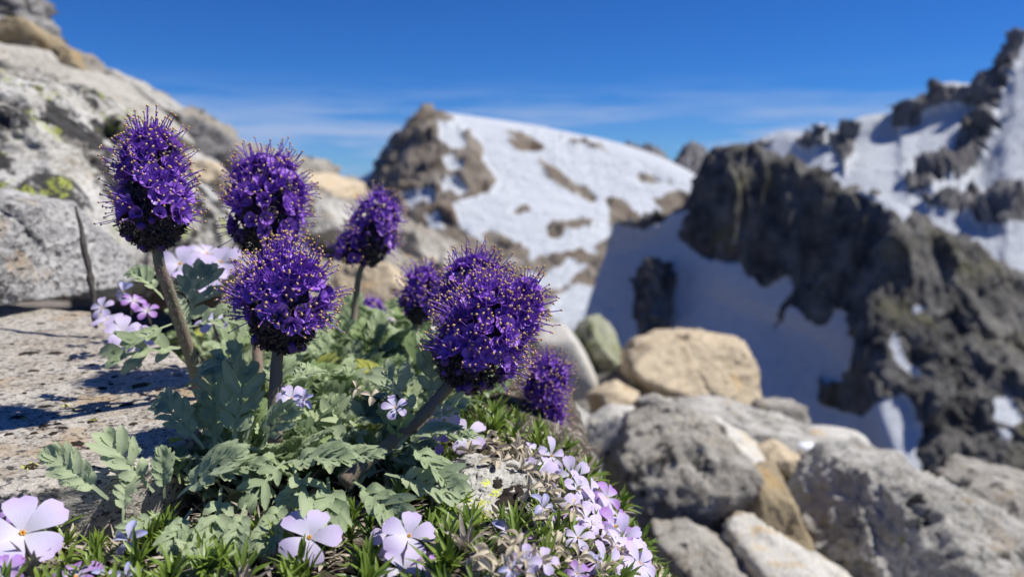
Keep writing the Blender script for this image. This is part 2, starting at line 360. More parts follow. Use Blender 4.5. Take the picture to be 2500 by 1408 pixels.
ry = np.convolve(np.pad(ry, 3, 'edge'), kk, 'valid'); rd = np.convolve(np.pad(rd, 3, 'edge'), kk, 'valid')
cols = [[c_[0], (.7*c_[0][0]+.3*c_[1][0], max(c_[0][1]+22, ry[i]+55), rd[i]*.93), c_[1], c_[2]] for i, c_ in enumerate(cols)]      # even snow slope under the jagged crest
rock = [[(2380,250),(2408,175),(2480,105),(2510,100),(2482,172),(2452,212),(2432,272),(2442,332),(2400,402),(2342,436),(2300,440),(2282,472),(2218,475),(2212,442),(2290,402),(2335,350),(2370,285)],
 [(1940,350),(1990,310),(2015,340),(2010,365),(1965,370)], [(2025,345),(2065,305),(2105,320),(2090,360),(2082,400),(2062,432),(2050,390)], [(2175,310),(2200,262),(2240,252),(2290,215),(2345,228),(2395,245),(2330,262),(2292,270),(2255,296),(2240,316),(2200,314)],
 [(2255,492),(2380,478),(2520,455),(2520,545),(2400,556),(2320,525)], [(1735,440),(1830,350),(1890,338),(1850,380),(1800,400)], [(1640,470),(1740,420),(1720,500),(1640,520)]]
snow = []
loft('snowy_massif', cols, 320, 160, M_m3, 60, 130, rock=rock, snow=snow, default=1.0, back=(500, 500), warp=12, seed=3)
# far jagged peaks between dome and cliff, and a low range seen left of the dome
cols = [[(x, y-8, 4200), (x, 560, 3600)] for x, y in ((1440,420),(1490,395),(1515,372),(1532,345),(1548,362),(1566,368),(1588,356),(1606,378),(1640,405),(1655,384),(1676,368),(1702,366),(1724,385),(1742,410),(1765,440),(1800,460))]
loft('far_jagged_range', cols, 150, 40, M_m3, 40, 90, default=0, back=(500, 500), seed=5)
cols = [[(x, y, 7000), (x, 560, 6000)] for x, y in ((300,430),(500,425),(700,436),(800,436),(850,442),(890,434),(930,440),(980,446),(1100,450),(1300,455))]
loft('far_low_range', cols, 120, 24, M_m3, 60, 400, default=0, back=(600, 500), seed=6)
# valley floor out to the horizon
n = 48; Vv = [(0, 0, -170)]; Fv = []
for r_ in (300, 1200, 3000, 6000, 10000):
    for k in range(n): Vv.append((r_*math.cos(2*math.pi*k/n), r_*math.sin(2*math.pi*k/n), -170-0))
for k in range(n): Fv.append((0, 1+k, 1+(k+1) % n))
for r_ in range(4):
    for k in range(n): a = 1+r_*n; Fv.append((a+k, a+n+k, a+n+(k+1) % n, a+(k+1) % n))
me = mesh('valley_floor', Vv, Fv, [M_m2]); attr(me, 'snow', [0]*len(Vv)); struct(ob('valley_floor', me))

# ------------------------------------------------------------------ near ground
def ground_z(x, y):
    x = np.asarray(x, float); y = np.asarray(y, float)
    p = np.stack([x, y, 0*x], -1)
    t = np.clip(x + .007 + .05*np.clip(.3-y, 0, 1), 0, None)
    lim = .085-.033*sst(.32, .40, y); z = -12*np.minimum(t, lim)**2 - 5.5*np.clip(t-lim, 0, None) - .30*sst(.5, 1.25, y)
    z = np.maximum(z, -.5) + .006*fbm(p*14, 4) + .0025*fbm(p*60+3, 3)
    far = sst(.8, 1.6, np.hypot(x, y)); z = z + far*.05*fbm(p*2.2+1, 4)
    edge = 2.55 - 1.35*sst(.40, 1.0, x) + .25*fbm(np.stack([x*1.3, 0*x, 0*x], -1), 3)
    z = z - np.clip(y-edge, 0, 9)*2.2
    return z
xs = np.concatenate([np.linspace(-3, -.5, 30)[:-1], np.linspace(-.5, .3, 230)[:-1], np.linspace(.3, 4, 60)])
ys = np.concatenate([np.linspace(-1.2, .15, 12)[:-1], np.linspace(.15, .7, 160)[:-1], np.linspace(.7, 6, 90)])
X, Y = np.meshgrid(xs, ys); Z = ground_z(X, Y)
idx = np.arange(X.size).reshape(X.shape)
Q = np.stack([idx[:-1,:-1], idx[:-1,1:], idx[1:,1:], idx[1:,:-1]], -1).reshape(-1, 4)
struct(ob('ground', mesh('ground', np.stack([X, Y, Z], -1).reshape(-1, 3), Q.tolist(), [M_soil])))
def G(px, py, up=0.0):
    """where the view line through a picture point meets the ground (lifted by up)"""
    D = np.linspace(.16, 2.4, 1500); q = Pn(np.full_like(D, px), np.full_like(D, py), D)
    k = np.argmax(q[:, 2] < ground_z(q[:, 0], q[:, 1])+up)
    if k == 0 and q[0, 2] >= ground_z(q[0,0], q[0,1])+up: k = 600
    return Vector(q[k])
M_hill = granite('hillside_rock', 1.6, (.37,.345,.30), (.19,.175,.15), stain_t=.57, black_t=.575, lich_t=.75, seed=3, bump=.03)
cols = [[(-420,-260,2.3),(-420,100,1.7),(-420,600,1.15)], [(0,20,2.6),(0,300,1.8),(0,640,1.15)], [(100,105,2.8),(100,350,1.9),(110,660,1.15)], [(185,165,3.1),(180,400,2.0),(200,680,1.15)],
 [(300,215,3.6),(300,430,2.2),(300,690,1.2)], [(400,255,4.0),(400,460,2.4),(400,700,1.25)], [(500,312,4.6),(500,490,2.6),(500,720,1.3)], [(600,362,5.0),(600,520,2.8),(600,740,1.4)],
 [(700,402,5.5),(700,550,3.0),(700,760,1.5)], [(800,432,6.0),(800,580,3.2),(800,790,1.6)], [(870,458,6.4),(880,600,3.3),(890,820,1.7)], [(930,500,6.6),(950,630,3.3),(970,850,1.8)], [(1000,570,6.4),(1030,680,3.2),(1060,880,1.95)], [(1120,650,5.6),(1140,750,3.1),(1160,920,2.1)], [(1260,760,4.4),(1260,840,3.0),(1260,960,2.3)]]
loft('hillside', cols, 200, 120, M_hill, .09, .55, back=(1.2, 1.5), seed=8)

# ------------------------------------------------------------------ rocks
import bmesh
def ico(sub):
    bm = bmesh.new(); bmesh.ops.create_icosphere(bm, subdivisions=sub, radius=1)
    V = np.array([v.co[:] for v in bm.verts]); Fc = [[v.index for v in f.verts] for f in bm.faces]; bm.free()
    return V, Fc
ICO = {k: ico(k) for k in (2, 3, 5, 6, 7)}
def hull_rock(name, planes, ext, center, mat, label, sub=5, p=14, amp=.05, seed=0, cat='rock', group=None, freq=2.4, fine=0.35, facets=5, crack=.4, fac=1.1):
    """planes: (normal, distance) about the centre; soft intersection of half-spaces, roughened."""
    V, Fc = ICO[sub]; ext = np.asarray(ext, float)
    u = V*ext; u /= np.linalg.norm(u, axis=1, keepdims=True)
    s = np.zeros(len(u))
    for nvec, d in planes:
        nvec = np.asarray(nvec, float); nvec = nvec/np.linalg.norm(nvec)
        s += (np.maximum(0, u@nvec)/d)**p
    R = s**(-1/p); q = u*R[:, None]; L = float(np.mean(ext)); rs = np.random.default_rng(seed*13+5)
    for _ in range(facets):
        nvec = rs.normal(size=3); nvec /= np.linalg.norm(nvec); d = float((q@nvec).max())*rs.uniform(.66, .88)
        s += (np.maximum(0, u@nvec)/d)**p
    R = s**(-1/p); q = u*R[:, None]
    nz_ = q/np.linalg.norm(q, axis=1, keepdims=True)
    w = q/L*freq + seed*7.1
    wf = w + .12*fbm(w*3+2, 3)[:, None]; d = facet(wf*.75)*fac + facet(wf*1.9+4)*.5*fac + facet(wf*4.6+8)*.2*fac + fbm(w, 6, .55)*.25 + fbm(w*2.7+3, 5, .6, True)*.2 + fbm(w*7+1, 4, .6)*fine
    crk = np.clip(.10-np.abs(fbm(w*.9+31, 4, .55)), 0, 1)/.10
    q = q + nz_*((d - crk*crack)*amp*L)[:, None]
    o = ob(name, mesh(name, q, Fc, [mat]), loc=center)
    return tag(o, label, cat, group)
def rock_px(name, poly, D, thick, mat, label, tilt=(0, .5), sub=5, p=16, amp=.05, seed=0, group=None, fronts=None, **k):
    """a boulder of real thickness standing at depth D with the outline poly"""
    poly = np.array(poly, float); c2 = poly.mean(0); cD = D + thick*.5
    c = np.array(P(c2[0], c2[1], cD)); sgn = np.sign(np.sum(poly[:, 0]*np.roll(poly[:, 1], -1)-poly[:, 1]*np.roll(poly[:, 0], -1)))
    R = np.array([1, 0, 0]); U = np.array([0, spn, cp]); Fw = np.array([0, cp, -spn])
    rs = np.random.default_rng(seed+100); pl = []
    for i in range(len(poly)):
        a, b = poly[i], poly[(i+1) % len(poly)]; e = b-a
        nrm = np.array([e[1], -e[0]])*sgn; nrm /= np.linalg.norm(nrm)
        n3 = R*nrm[0] - U*nrm[1] + Fw*rs.uniform(-.25, .12); n3 /= np.linalg.norm(n3)
        m = np.array(P((a[0]+b[0])/2, (a[1]+b[1])/2, cD))
        pl.append((n3, max(.02*D/2, float((m-c)@n3))))
    h = thick*.5
    for f in (fronts or [(-Fw + R*tilt[0] + U*tilt[1], 1.0), (-Fw + R*(tilt[0]-.7) + U*(tilt[1]-.3), 1.12), (-Fw+R*(tilt[0]+.8)+U*(tilt[1]+.3), 1.15)]):
        pl.append((f[0], h*f[1]))
    pl.append((Fw, h)); pl.append((Fw+U*.8, h*1.2))
    w = (poly[:, 0].max()-poly[:, 0].min())/F*D/2; hh = (poly[:, 1].max()-poly[:, 1].min())/F*D/2
    return hull_rock(name, pl, (w, thick*.5, hh), c, mat, label, sub, p*2.6, amp*1.9, seed, 'rock', group, **k)

# materials by stone
g_slab = granite('slab_granite', 9, (.46,.425,.37), (.32,.28,.22), fleck_t=.53, stain=(.42,.31,.19), stain_t=.54, black_t=.80, lich_t=.9, seed=1, bump=.003, grain=1.1)
g_block = granite('block_granite', 8, (.46,.45,.43), (.20,.195,.19), fleck_t=.545, stain=(.50,.38,.24), stain_t=.56, black_t=.66, lich_t=.9, seed=2, bump=.006, grain=.55)
g_lich = granite('lichen_boulder', 3.2, (.46,.45,.42), (.24,.22,.18), fleck_t=.57, stain=(.44,.34,.18), stain_t=.58, black_t=.50, lich_t=.575, seed=4, bump=.006)
g_tan = granite('tan_stone', 3, (.56,.46,.32), (.45,.37,.26), fleck_t=.68, stain=(.52,.34,.14), stain_t=.58, black_t=.80, lich_t=.9, seed=5, bump=.014)
g_grey = granite('grey_stone', 5, (.48,.45,.395), (.23,.21,.18), fleck_t=.62, stain=(.40,.31,.20), stain_t=.60, black_t=.57, lich_t=.64, seed=6, bump=.016)
g_pale = granite('pale_stone', 4.5, (.58,.55,.505), (.32,.30,.26), fleck_t=.59, stain=(.46,.34,.20), stain_t=.60, black_t=.59, lich_t=.64, seed=7, bump=.016)
g_och = granite('ochre_stone', 4.5, (.36,.29,.18), (.26,.21,.14), fleck_t=.63, stain=(.46,.31,.13), stain_t=.54, black_t=.68, lich_t=.8, seed=8, bump=.01)
g_yw = granite('ochre_topped_white_stone', 4.5, (.55,.53,.48), (.46,.44,.40), fleck_t=.66, stain=(.58,.40,.15), stain_t=.53, black_t=.74, lich_t=.85, seed=9, bump=.008)
g_dark = granite('dark_stone', 3.4, (.30,.29,.28), (.10,.097,.094), fleck_t=.62, stain=(.22,.17,.12), stain_t=.63, black_t=.60, lich_t=.8, seed=10, bump=.015)
g_moss = granite('mossy_stone', 4, (.32,.32,.24), (.22,.24,.14), fleck_t=.62, stain=(.22,.25,.09), stain_t=.50, black_t=.64, lich_t=.68, seed=11, bump=.012)
g_smooth = granite('smooth_pale_stone', 1.6, (.47,.45,.41), (.41,.39,.35), fleck_t=.72, stain=(.45,.38,.26), stain_t=.66, black_t=.8, lich_t=.9, seed=12, bump=.004)
g_white = granite('white_streaked_stone', 3, (.44,.415,.37), (.30,.28,.24), fleck_t=.70, stain=(.5,.38,.2), stain_t=.66, black_t=.70, lich_t=.8, seed=13, bump=.01)

# near slab: flat top at z about .03
tp = [(-.52,.225),(-.165,.243),(-.122,.275),(-.128,.335),(-.175,.415),(-.262,.52),(-.52,.60)]
c = np.array([-.31, .40, .004]); pl = [((.02, -.03, 1), .026), ((0, 0, -1), .03)]
for i in range(len(tp)):
    a, b = np.array(tp[i]), np.array(tp[(i+1) % len(tp)]); e = b-a; nn = np.array([e[1], -e[0]]); nn /= np.linalg.norm(nn)
    pl.append(((nn[0], nn[1], -.12), float((((a+b)/2)-c[:2])@nn)))
slab = hull_rock('granite_slab', pl, (.2, .18, .03), c, g_slab, 'flat pale speckled granite slab dotted with black lichen', sub=7, p=30, amp=.02, seed=1, freq=3, fine=.35, facets=0, crack=0, fac=.45)
# block resting on the slab
block = rock_px('granite_block', [(-150,470),(60,478),(165,500),(190,530),(205,640),(222,725),(190,748),(90,742),(60,705),(-150,690)], .50, .16, g_block,
    'grey speckled granite block stacked on the back of the flat slab', tilt=(.25, .35), sub=6, p=22, amp=.035, seed=2)
lb = rock_px('lichen_boulder', [(-250,120),(-50,165),(110,185),(200,215),(280,290),(400,400),(490,490),(530,600),(500,690),(200,720),(-250,700)], .80, .42, g_lich,
    'large boulder blotched with white, black and yellow-green lichen', tilt=(.2, .55), sub=6, p=12, amp=.055, seed=3)
rp = rock_px
H = 'boulders on the left hillside'
rp('boulder', [(-220,-180),(-20,-40),(38,6),(70,60),(60,100),(-40,120),(-220,120)], 1.9, .6, g_dark, 'dark rock at the top of the left hillside against the sky', seed=11, amp=.15, facets=9, fine=.8)
rp('boulder', [(20,100),(95,78),(150,105),(182,150),(170,185),(90,190),(20,180)], 1.75, .35, g_och, 'ochre-sided boulder just below the dark hilltop rock', seed=12, amp=.06)
rp('boulder', [(-150,90),(10,110),(60,160),(60,200),(-150,220)], 1.45, .3, g_white, 'white streaky rock above the lichen boulder', seed=13, amp=.06)
rp('boulder', [(150,190),(215,172),(300,215),(380,285),(420,330),(330,370),(220,300)], 1.7, .45, g_white, 'smooth white sloping rock behind the lichen boulder', seed=14, amp=.035)
rp('boulder', [(250,195),(330,195),(400,240),(420,275),(340,270),(270,225)], 2.9, .5, g_pale, 'pale grey boulder on the hillside crest behind the white sloping rock', seed=15)
rp('boulder', [(380,285),(470,290),(560,340),(610,385),(600,430),(470,420),(400,350)], 3.2, .6, g_dark, 'dark grey boulder on the crest sloping down to the right', seed=16)
rp('boulder', [(380,330),(440,350),(510,410),(540,470),(500,500),(420,440)], 2.2, .4, g_pale, 'pale rock below the dark crest boulder', seed=17)
rp('boulder', [(460,420),(540,410),(580,440),(570,500),(500,505),(465,470)], 1.9, .3, g_tan, 'tan stone seen between the two tall purple flower heads', seed=18, amp=.04)
rp('boulder', [(430,500),(500,480),(560,520),(560,590),(480,600),(430,560)], 1.5, .25, g_smooth, 'rounded white stone between the two tall purple flower heads', seed=19, amp=.035)
rp('boulder', [(740,440),(800,425),(860,450),(870,500),(800,520),(740,490)], 4.5, .8, g_tan, 'brownish boulder low on the hillside crest', seed=20)
rp('boulder', [(560,380),(650,390),(740,425),(760,470),(640,480),(570,440)], 4.0, .8, g_grey, 'grey boulder on the crest behind the second flower head', seed=21)
rp('boulder', [(740,500),(830,495),(880,540),(880,600),(780,620),(730,560)], 2.6, .5, g_pale, 'pale boulder left of the smaller purple flower head', seed=22)
rp('boulder', [(980,560),(1060,580),(1100,640),(1070,690),(980,690),(950,620)], 3.6, .5, g_grey, 'grey boulder right of the smaller purple flower head', seed=23)
rp('boulder', [(860,640),(960,650),(1000,710),(960,770),(880,760),(850,700)], 1.7, .3, g_tan, 'pinkish tan stone below the smaller purple flower head', seed=24, amp=.04)
rp('boulder', [(930,770),(1000,760),(1050,800),(1050,850),(960,850),(920,810)], 1.3, .2, g_smooth, 'white stone behind the silvery leaves', seed=25, amp=.04)
rp('boulder', [(1080,640),(1180,650),(1260,720),(1260,790),(1120,780),(1060,710)], 3.2, .5, g_pale, 'pale rock behind the double purple flower head', seed=26)
rp('boulder', [(430,590),(560,580),(640,620),(650,700),(480,710),(420,650)], 1.15, .25, g_lich, 'lichen-speckled stone low behind the left flower stems', seed=27)
rp('boulder', [(1010,690),(1090,680),(1120,730),(1100,790),(1020,790),(990,740)], 2.4, .3, g_grey, 'grey stone half hidden by the purple flower cluster', seed=28)
# right shelf
rp('boulder', [(1522,852),(1560,826),(1700,820),(1812,836),(1838,880),(1853,1045),(1830,1058),(1700,1010),(1600,985),(1530,915)], 2.1, .5, g_tan, 'big angular tan boulder perched on the shelf edge', tilt=(.35, .85), p=26, amp=.04, seed=31, sub=6, fronts=[(np.array([.4,-.75,.75]), 1.0)], facets=4)
rp('boulder', [(1375,1110),(1430,1045),(1500,1000),(1560,1005),(1520,1090),(1450,1170),(1390,1160)], 1.45, .3, g_yw, 'whitish rock with an ochre rim beside the grey boulder', tilt=(.2,.5), seed=32, amp=.04)
rp('boulder', [(1478,1130),(1530,1035),(1650,1005),(1780,1065),(1806,1200),(1795,1340),(1700,1380),(1560,1360),(1490,1260)], 1.2, .42, g_grey, 'broad rounded grey boulder on the rocky shelf', tilt=(.1,.6), sub=6, seed=33, amp=.045)
rp('boulder', [(1560,995),(1700,975),(1850,1010),(2000,1060),(2092,1105),(2085,1160),(1900,1150),(1700,1090)], 1.65, .4, g_pale, 'long low grey slab running along the shelf edge', tilt=(.1,.9), seed=34, amp=.05, sub=6)
rp('boulder', [(1868,1120),(1910,1105),(1975,1130),(2015,1195),(1985,1240),(1920,1190)], 1.4, .2, g_tan, 'small tan wedge of rock on the grey slab', tilt=(.2,.6), seed=35, amp=.05)
rp('boulder', [(1798,1205),(1840,1152),(1915,1180),(1965,1290),(1945,1345),(1840,1350),(1795,1290)], 1.15, .2, g_och, 'yellow-brown rock wedged between grey and white boulders', tilt=(.1,.45), seed=36, amp=.045, p=20)
rp('boulder', [(1962,1295),(2010,1235),(2100,1160),(2260,1155),(2380,1235),(2425,1330),(2410,1460),(2200,1490),(2010,1420)], 1.05, .42, g_pale, 'massive whitish boulder on the right of the shelf', tilt=(.25,.75), seed=37, amp=.06, sub=6)
rp('boulder', [(1785,1300),(1900,1305),(2010,1370),(2110,1440),(2050,1540),(1850,1540),(1780,1420)], .95, .3, g_yw, 'beige lichen-spotted rock below the yellow-brown one', tilt=(.1,.8), seed=38, amp=.05)
rp('boulder', [(1640,1360),(1740,1345),(1815,1390),(1830,1480),(1700,1540),(1630,1460)], .9, .25, g_grey, 'grey stone at the foot of the phlox mat', tilt=(.1,.8), seed=39)
rp('boulder', [(2080,1160),(2150,1140),(2240,1155),(2270,1190),(2200,1220),(2090,1210)], 1.75, .3, g_moss, 'mossy green hump on the shelf edge above the snow', tilt=(.1,.8), seed=40)
rp('boulder', [(2390,1340),(2480,1325),(2620,1350),(2640,1500),(2400,1500)], 1.0, .3, g_moss, 'greenish lichened rock beside the massive whitish boulder', tilt=(.1,.7), seed=41)
rp('boulder', [(2360,1210),(2450,1190),(2620,1210),(2640,1320),(2400,1320)], 1.5, .35, g_grey, 'dark-cracked grey rock behind the massive whitish boulder', tilt=(.1,.6), seed=42)
rp('boulder', [(1285,820),(1330,772),(1395,805),(1445,890),(1440,985),(1330,1010),(1280,930)], 2.3, .5, g_smooth, 'smooth rounded pale boulder behind the small right flower head', tilt=(.3,.5), seed=43, amp=.02, p=8, fac=.3)
rp('boulder', [(1395,800),(1440,775),(1510,850),(1535,930),(1520,1010),(1440,1010),(1420,900)], 2.5, .5, g_moss, 'greenish grey rock between pale and tan boulders', tilt=(.2,.5), seed=44, amp=.07)
rp('boulder', [(1215,1000),(1280,965),(1390,980),(1440,1010),(1420,1080),(1300,1090),(1220,1060)], 1.25, .3, g_pale, 'rounded grey stone under the small right flower head', tilt=(.2,.5), seed=45)
rp('boulder', [(1440,960),(1500,935),(1560,965),(1560,1000),(1500,1030),(1445,1010)], 1.85, .2, g_tan, 'small tan stone beside the foot of the big tan boulder', tilt=(.2,.5), seed=46)
rp('boulder', [(1555,975),(1600,962),(1650,985),(1660,1015),(1590,1020)], 1.75, .12, g_white, 'small white stone under the big tan boulder', tilt=(.2,.5), seed=47)
rp('boulder', [(2010,1180),(2080,1160),(2180,1200),(2190,1260),(2060,1270)], 1.4, .3, g_white, 'white speckled stone behind the massive whitish boulder', tilt=(.2,.7), seed=48)
rp('boulder', [(1640,1050),(1780,1060),(1880,1120),(1870,1180),(1740,1150),(1650,1100)], 1.4, .25, g_yw, 'weathered beige rock between the grey boulder and long slab', tilt=(.1,.8), seed=49)
rp('boulder', [(1290,1070),(1380,1045),(1450,1120),(1485,1250),(1510,1420),(1380,1400)], .72, .3, g_dark, 'dark rock added as the deep shade of the crevice under the phlox rim', tilt=(.3,.4), seed=50)  # added dark stone fills a gap that is only deep shade
# loose chips and small stones lying between the shelf boulders
rs_ = random.Random(3)
for k in range(34):
    x = rs_.uniform(.12, 1.05); y = rs_.uniform(.75, 2.1); z = float(ground_z(x, y)); R_ = rs_.uniform(.025, .075)
    hull_rock('stone', [((0, 0, 1), R_*.6), ((0, 0, -1), R_*.6), ((1, .2, .1), R_), ((-1, .1, .2), R_*.9), ((0, 1, 0), R_), ((0, -1, .3), R_)], (R_, R_, R_*.6), (x, y, z+R_*.3), *rs_.choice(((g_grey, 'small loose grey stone in the gaps between the shelf boulders'), (g_pale, 'small loose whitish stone in the gaps between the shelf boulders'), (g_tan, 'small loose tan stone in the gaps between the shelf boulders'), (g_yw, 'small loose ochre-stained stone in the gaps between the shelf boulders'))), sub=3, p=18, amp=.08, seed=200+k, group='loose stones between the shelf boulders')
me_sn = ICO[3]
# small leftover of snow on the long slab
q = P(1970, 1097, 1.55); Vq = me_sn[0]*np.array([.022, .02, .014]); Vq = Vq*(1+.12*fbm(me_sn[0]*2+3, 3))[:, None]
N = NT('snow'); N.bump(N.noise(40, 4), .002); M_snow = N.fin((.85,.88,.92), .6, .3)
tag(ob('snow_lump', mesh('snow_lump', Vq, me_sn[1], [M_snow]), loc=q), 'small lump of leftover snow on the long grey slab', 'snow')
# rock poking through the phlox mat
q = G(1200, 1225); mr_ = hull_rock('lichened_stone', [((.1,-.25,1), .009), ((0,0,-1), .02), ((1,0,.2), .020), ((-1,0,.2), .022), ((0,-1,.3), .026), ((0,1,.2), .026), ((.7,-.7,.3), .022), ((-.7,.7,.3), .022)], (.022,.026,.014), q, g_pale, 'small whitish stone with yellow lichen poking through the phlox mat', sub=6, p=14, amp=.07, seed=51)
g_small = granite('mat_stone', 22, (.46,.45,.41), (.30,.29,.26), fleck_t=.62, stain_t=.75, black_t=.53, lich_t=.9, seed=15, bump=.001)
mr_.data.materials[0] = g_small

# lichens as thin crusts sitting on the slab and the small stone
def bvh_of(o):
    mw = Matrix.Translation(o.location)
    return BVHTree.FromPolygons([mw @ v.co for v in o.data.vertices], [p.vertices[:] for p in o.data.polygons])
def lichen_blob(o, bv, px, py, size, mat, granular, seed):
    d = (P(px, py, 1)-cam.location).normalized(); h = bv.ray_cast(cam.location, d)
    if h[0] is None: return
    c, n = h[0], h[1]; r = random.Random(seed); V = []; Fc = []
    t1 = n.orthogonal().normalized(); t2 = n.cross(t1)
    def drop(a, b, lift):
        q = c + t1*a + t2*b; hh = bv.ray_cast(q+n*.02, -n)
        return (hh[0] if hh[0] is not None else q) + n*lift
    def crust(ca, cb, R, hgt, nr=3, nk=12):
        b0 = len(V); V.append(drop(ca, cb, hgt)); ph = r.random()*9
        for i in range(1, nr+1):
            for k in range(nk):
                an = 2*math.pi*k/nk; rr = R*i/nr*(1+.3*math.sin(2*an+ph)*(i/nr)+.2*math.sin(5*an+ph*2))
                V.append(drop(ca+rr*math.cos(an), cb+rr*math.sin(an), hgt*(1-(i/nr)**3)*r.uniform(.6, 1.3)-(.0003 if i == nr else 0)))
        for k in range(nk): Fc.append((b0, b0+1+k, b0+1+(k+1) % nk))
        for i in range(nr-1):
            for k in range(nk):
                a = b0+1+i*nk; Fc.append((a+k, a+nk+k, a+nk+(k+1) % nk, a+(k+1) % nk))
    if granular:
        for _ in range(int(18+10*size/.003)):
            a = r.gauss(0, size*.5); b = r.gauss(0, size*.45); crust(a, b, r.uniform(.0004, .0009), .0006, 1, 6)
    else: crust(0, 0, size, .0006)
    me = mesh('lichen', [v-o.location for v in V], Fc, [mat]); ob('lichen', me, o)
bs = bvh_of(slab); k = 0
for px, py, s in [(70,862,26),(100,790,14),(180,770,12),(82,905,14),(135,862,20),(170,880,10),(225,890,9),(45,1018,15),(112,992,14),(158,978,9),(105,938,8),(250,948,13),(272,938,8),(307,988,14),(108,1040,12),(140,1035,9),(155,1045,10),(190,1083,16),(225,1092,11),(130,1058,11),(83,1058,8),(22,1060,9),(325,1035,9),(205,910,7),(280,920,10),(240,1003,7),(222,1030,9),(150,925,8),(388,952,10),(60,960,7),(30,840,8),(330,900,8)]:
    lichen_blob(slab, bs, px, py, s*.00017*1.1, M_blk, False, k); k += 1
for px, py, s in [(345,940,24),(412,1098,16),(75,1138,16),(160,990,6),(230,1025,6),(385,905,6),(300,912,6),(60,1020,5),(180,1000,4),(445,1000,6)]:
    lichen_blob(slab, bs, px, py, s*.00017*1.15, M_blk, False, k); lichen_blob(slab, bs, px, py, s*.00017*.95, M_yel, True, k+500); k += 1
bs = bvh_of(mr_)
for px, py, s in [(1150,1250,20),(1175,1230,16),(1135,1215,12),(1195,1255,14),(1165,1270,16),(1110,1240,10),(1210,1200,10),(1185,1180,8)]:
    lichen_blob(mr_, bs, px, py, s*.00020, M_yel, True, k+900); k += 1
for px, py, s in [(1250,1205,26),(1265,1240,24),(1230,1225,20),(1215,1180,14),(1270,1270,18)]:
    lichen_blob(mr_, bs, px, py, s*.00020, M_blk, False, k+900); k += 1

# ------------------------------------------------------------------ tubes, strips
def tube(V, Fc, pts, rads, sides=8, cap=True):
    pts = [Vector(p) for p in pts]; b0 = len(V); up = None
    for i, p in enumerate(pts):
        t = (pts[min(i+1, len(pts)-1)]-pts[max(i-1, 0)]).normalized()
        if up is None: up = t.orthogonal().normalized()
        up = (up - t*up.dot(t)).normalized(); s = t.cross(up)
        for k in range(sides):
            a = 2*math.pi*k/sides; V.append(p + (up*math.cos(a)+s*math.sin(a))*rads[i])
    for i in range(len(pts)-1):
        for k in range(sides):
            a = b0+i*sides; Fc.append((a+k, a+(k+1) % sides, a+sides+(k+1) % sides, a+sides+k))
    if cap:
        Fc.append(tuple(b0+k for k in range(sides))[::-1]); Fc.append(tuple(b0+(len(pts)-1)*sides+k for k in range(sides)))
def smooth_path(pts, n):
    A = np.array([p[:] for p in pts]); m = len(A); u = np.linspace(0, m-1-1e-9, n); i = u.astype(int); f = (u-i)[:, None]
    g = lambda k: A[np.clip(k, 0, m-1)]
    p0, p1, p2, p3 = g(i-1), g(i), g(i+1), g(i+2)
    return [Vector(v) for v in .5*((2*p1)+(p2-p0)*f+(2*p0-5*p1+4*p2-p3)*f*f+(3*p1-p0-3*p2+p3)*f**3)]
def strip(V, Fc, A, path, side, nrm, widths, cup=0.0, att=None):
    """three-wide ribbon along path; att collects 1 on the midline, 0 at the edges"""
    b0 = len(V); n = len(path)
    for i in range(n):
        p = Vector(path[i]); s = Vector(side); nn = Vector(nrm[i] if isinstance(nrm, list) else nrm); w = widths[i]
        V.extend([p - s*w + nn*w*cup, p, p + s*w + nn*w*cup]); A.extend([0, 1, 0])
    for i in range(n-1):
        for k in range(2):
            a = b0+i*3+k; Fc.append((a, a+1, a+4, a+3))

# twig / bark sliver leaning against the block, doubling as the block's thin shaded edge
V = []; Fc = []
tube(V, Fc, smooth_path([P(233,800,.46), P(229,735,.462), P(222,690,.461), P(217,655,.466), P(203,600,.468), P(199,560,.473), P(184,505,.478)], 14), [.0012,.0014,.0018,.0016,.0019,.0022,.0018,.0020,.0022,.0019,.0017,.0014,.0011,.0007], 7)
Va = np.array([v[:] for v in V]); Va += (fbm(Va*300, 3)[:, None])*.0007
me = mesh('dead_twig', Va-Va[0], Fc, [M_bark]); tag(ob('dead_twig', me, loc=Va[0]), 'dark dead twig doubling as the thin shaded edge of the stacked granite block', 'twig')

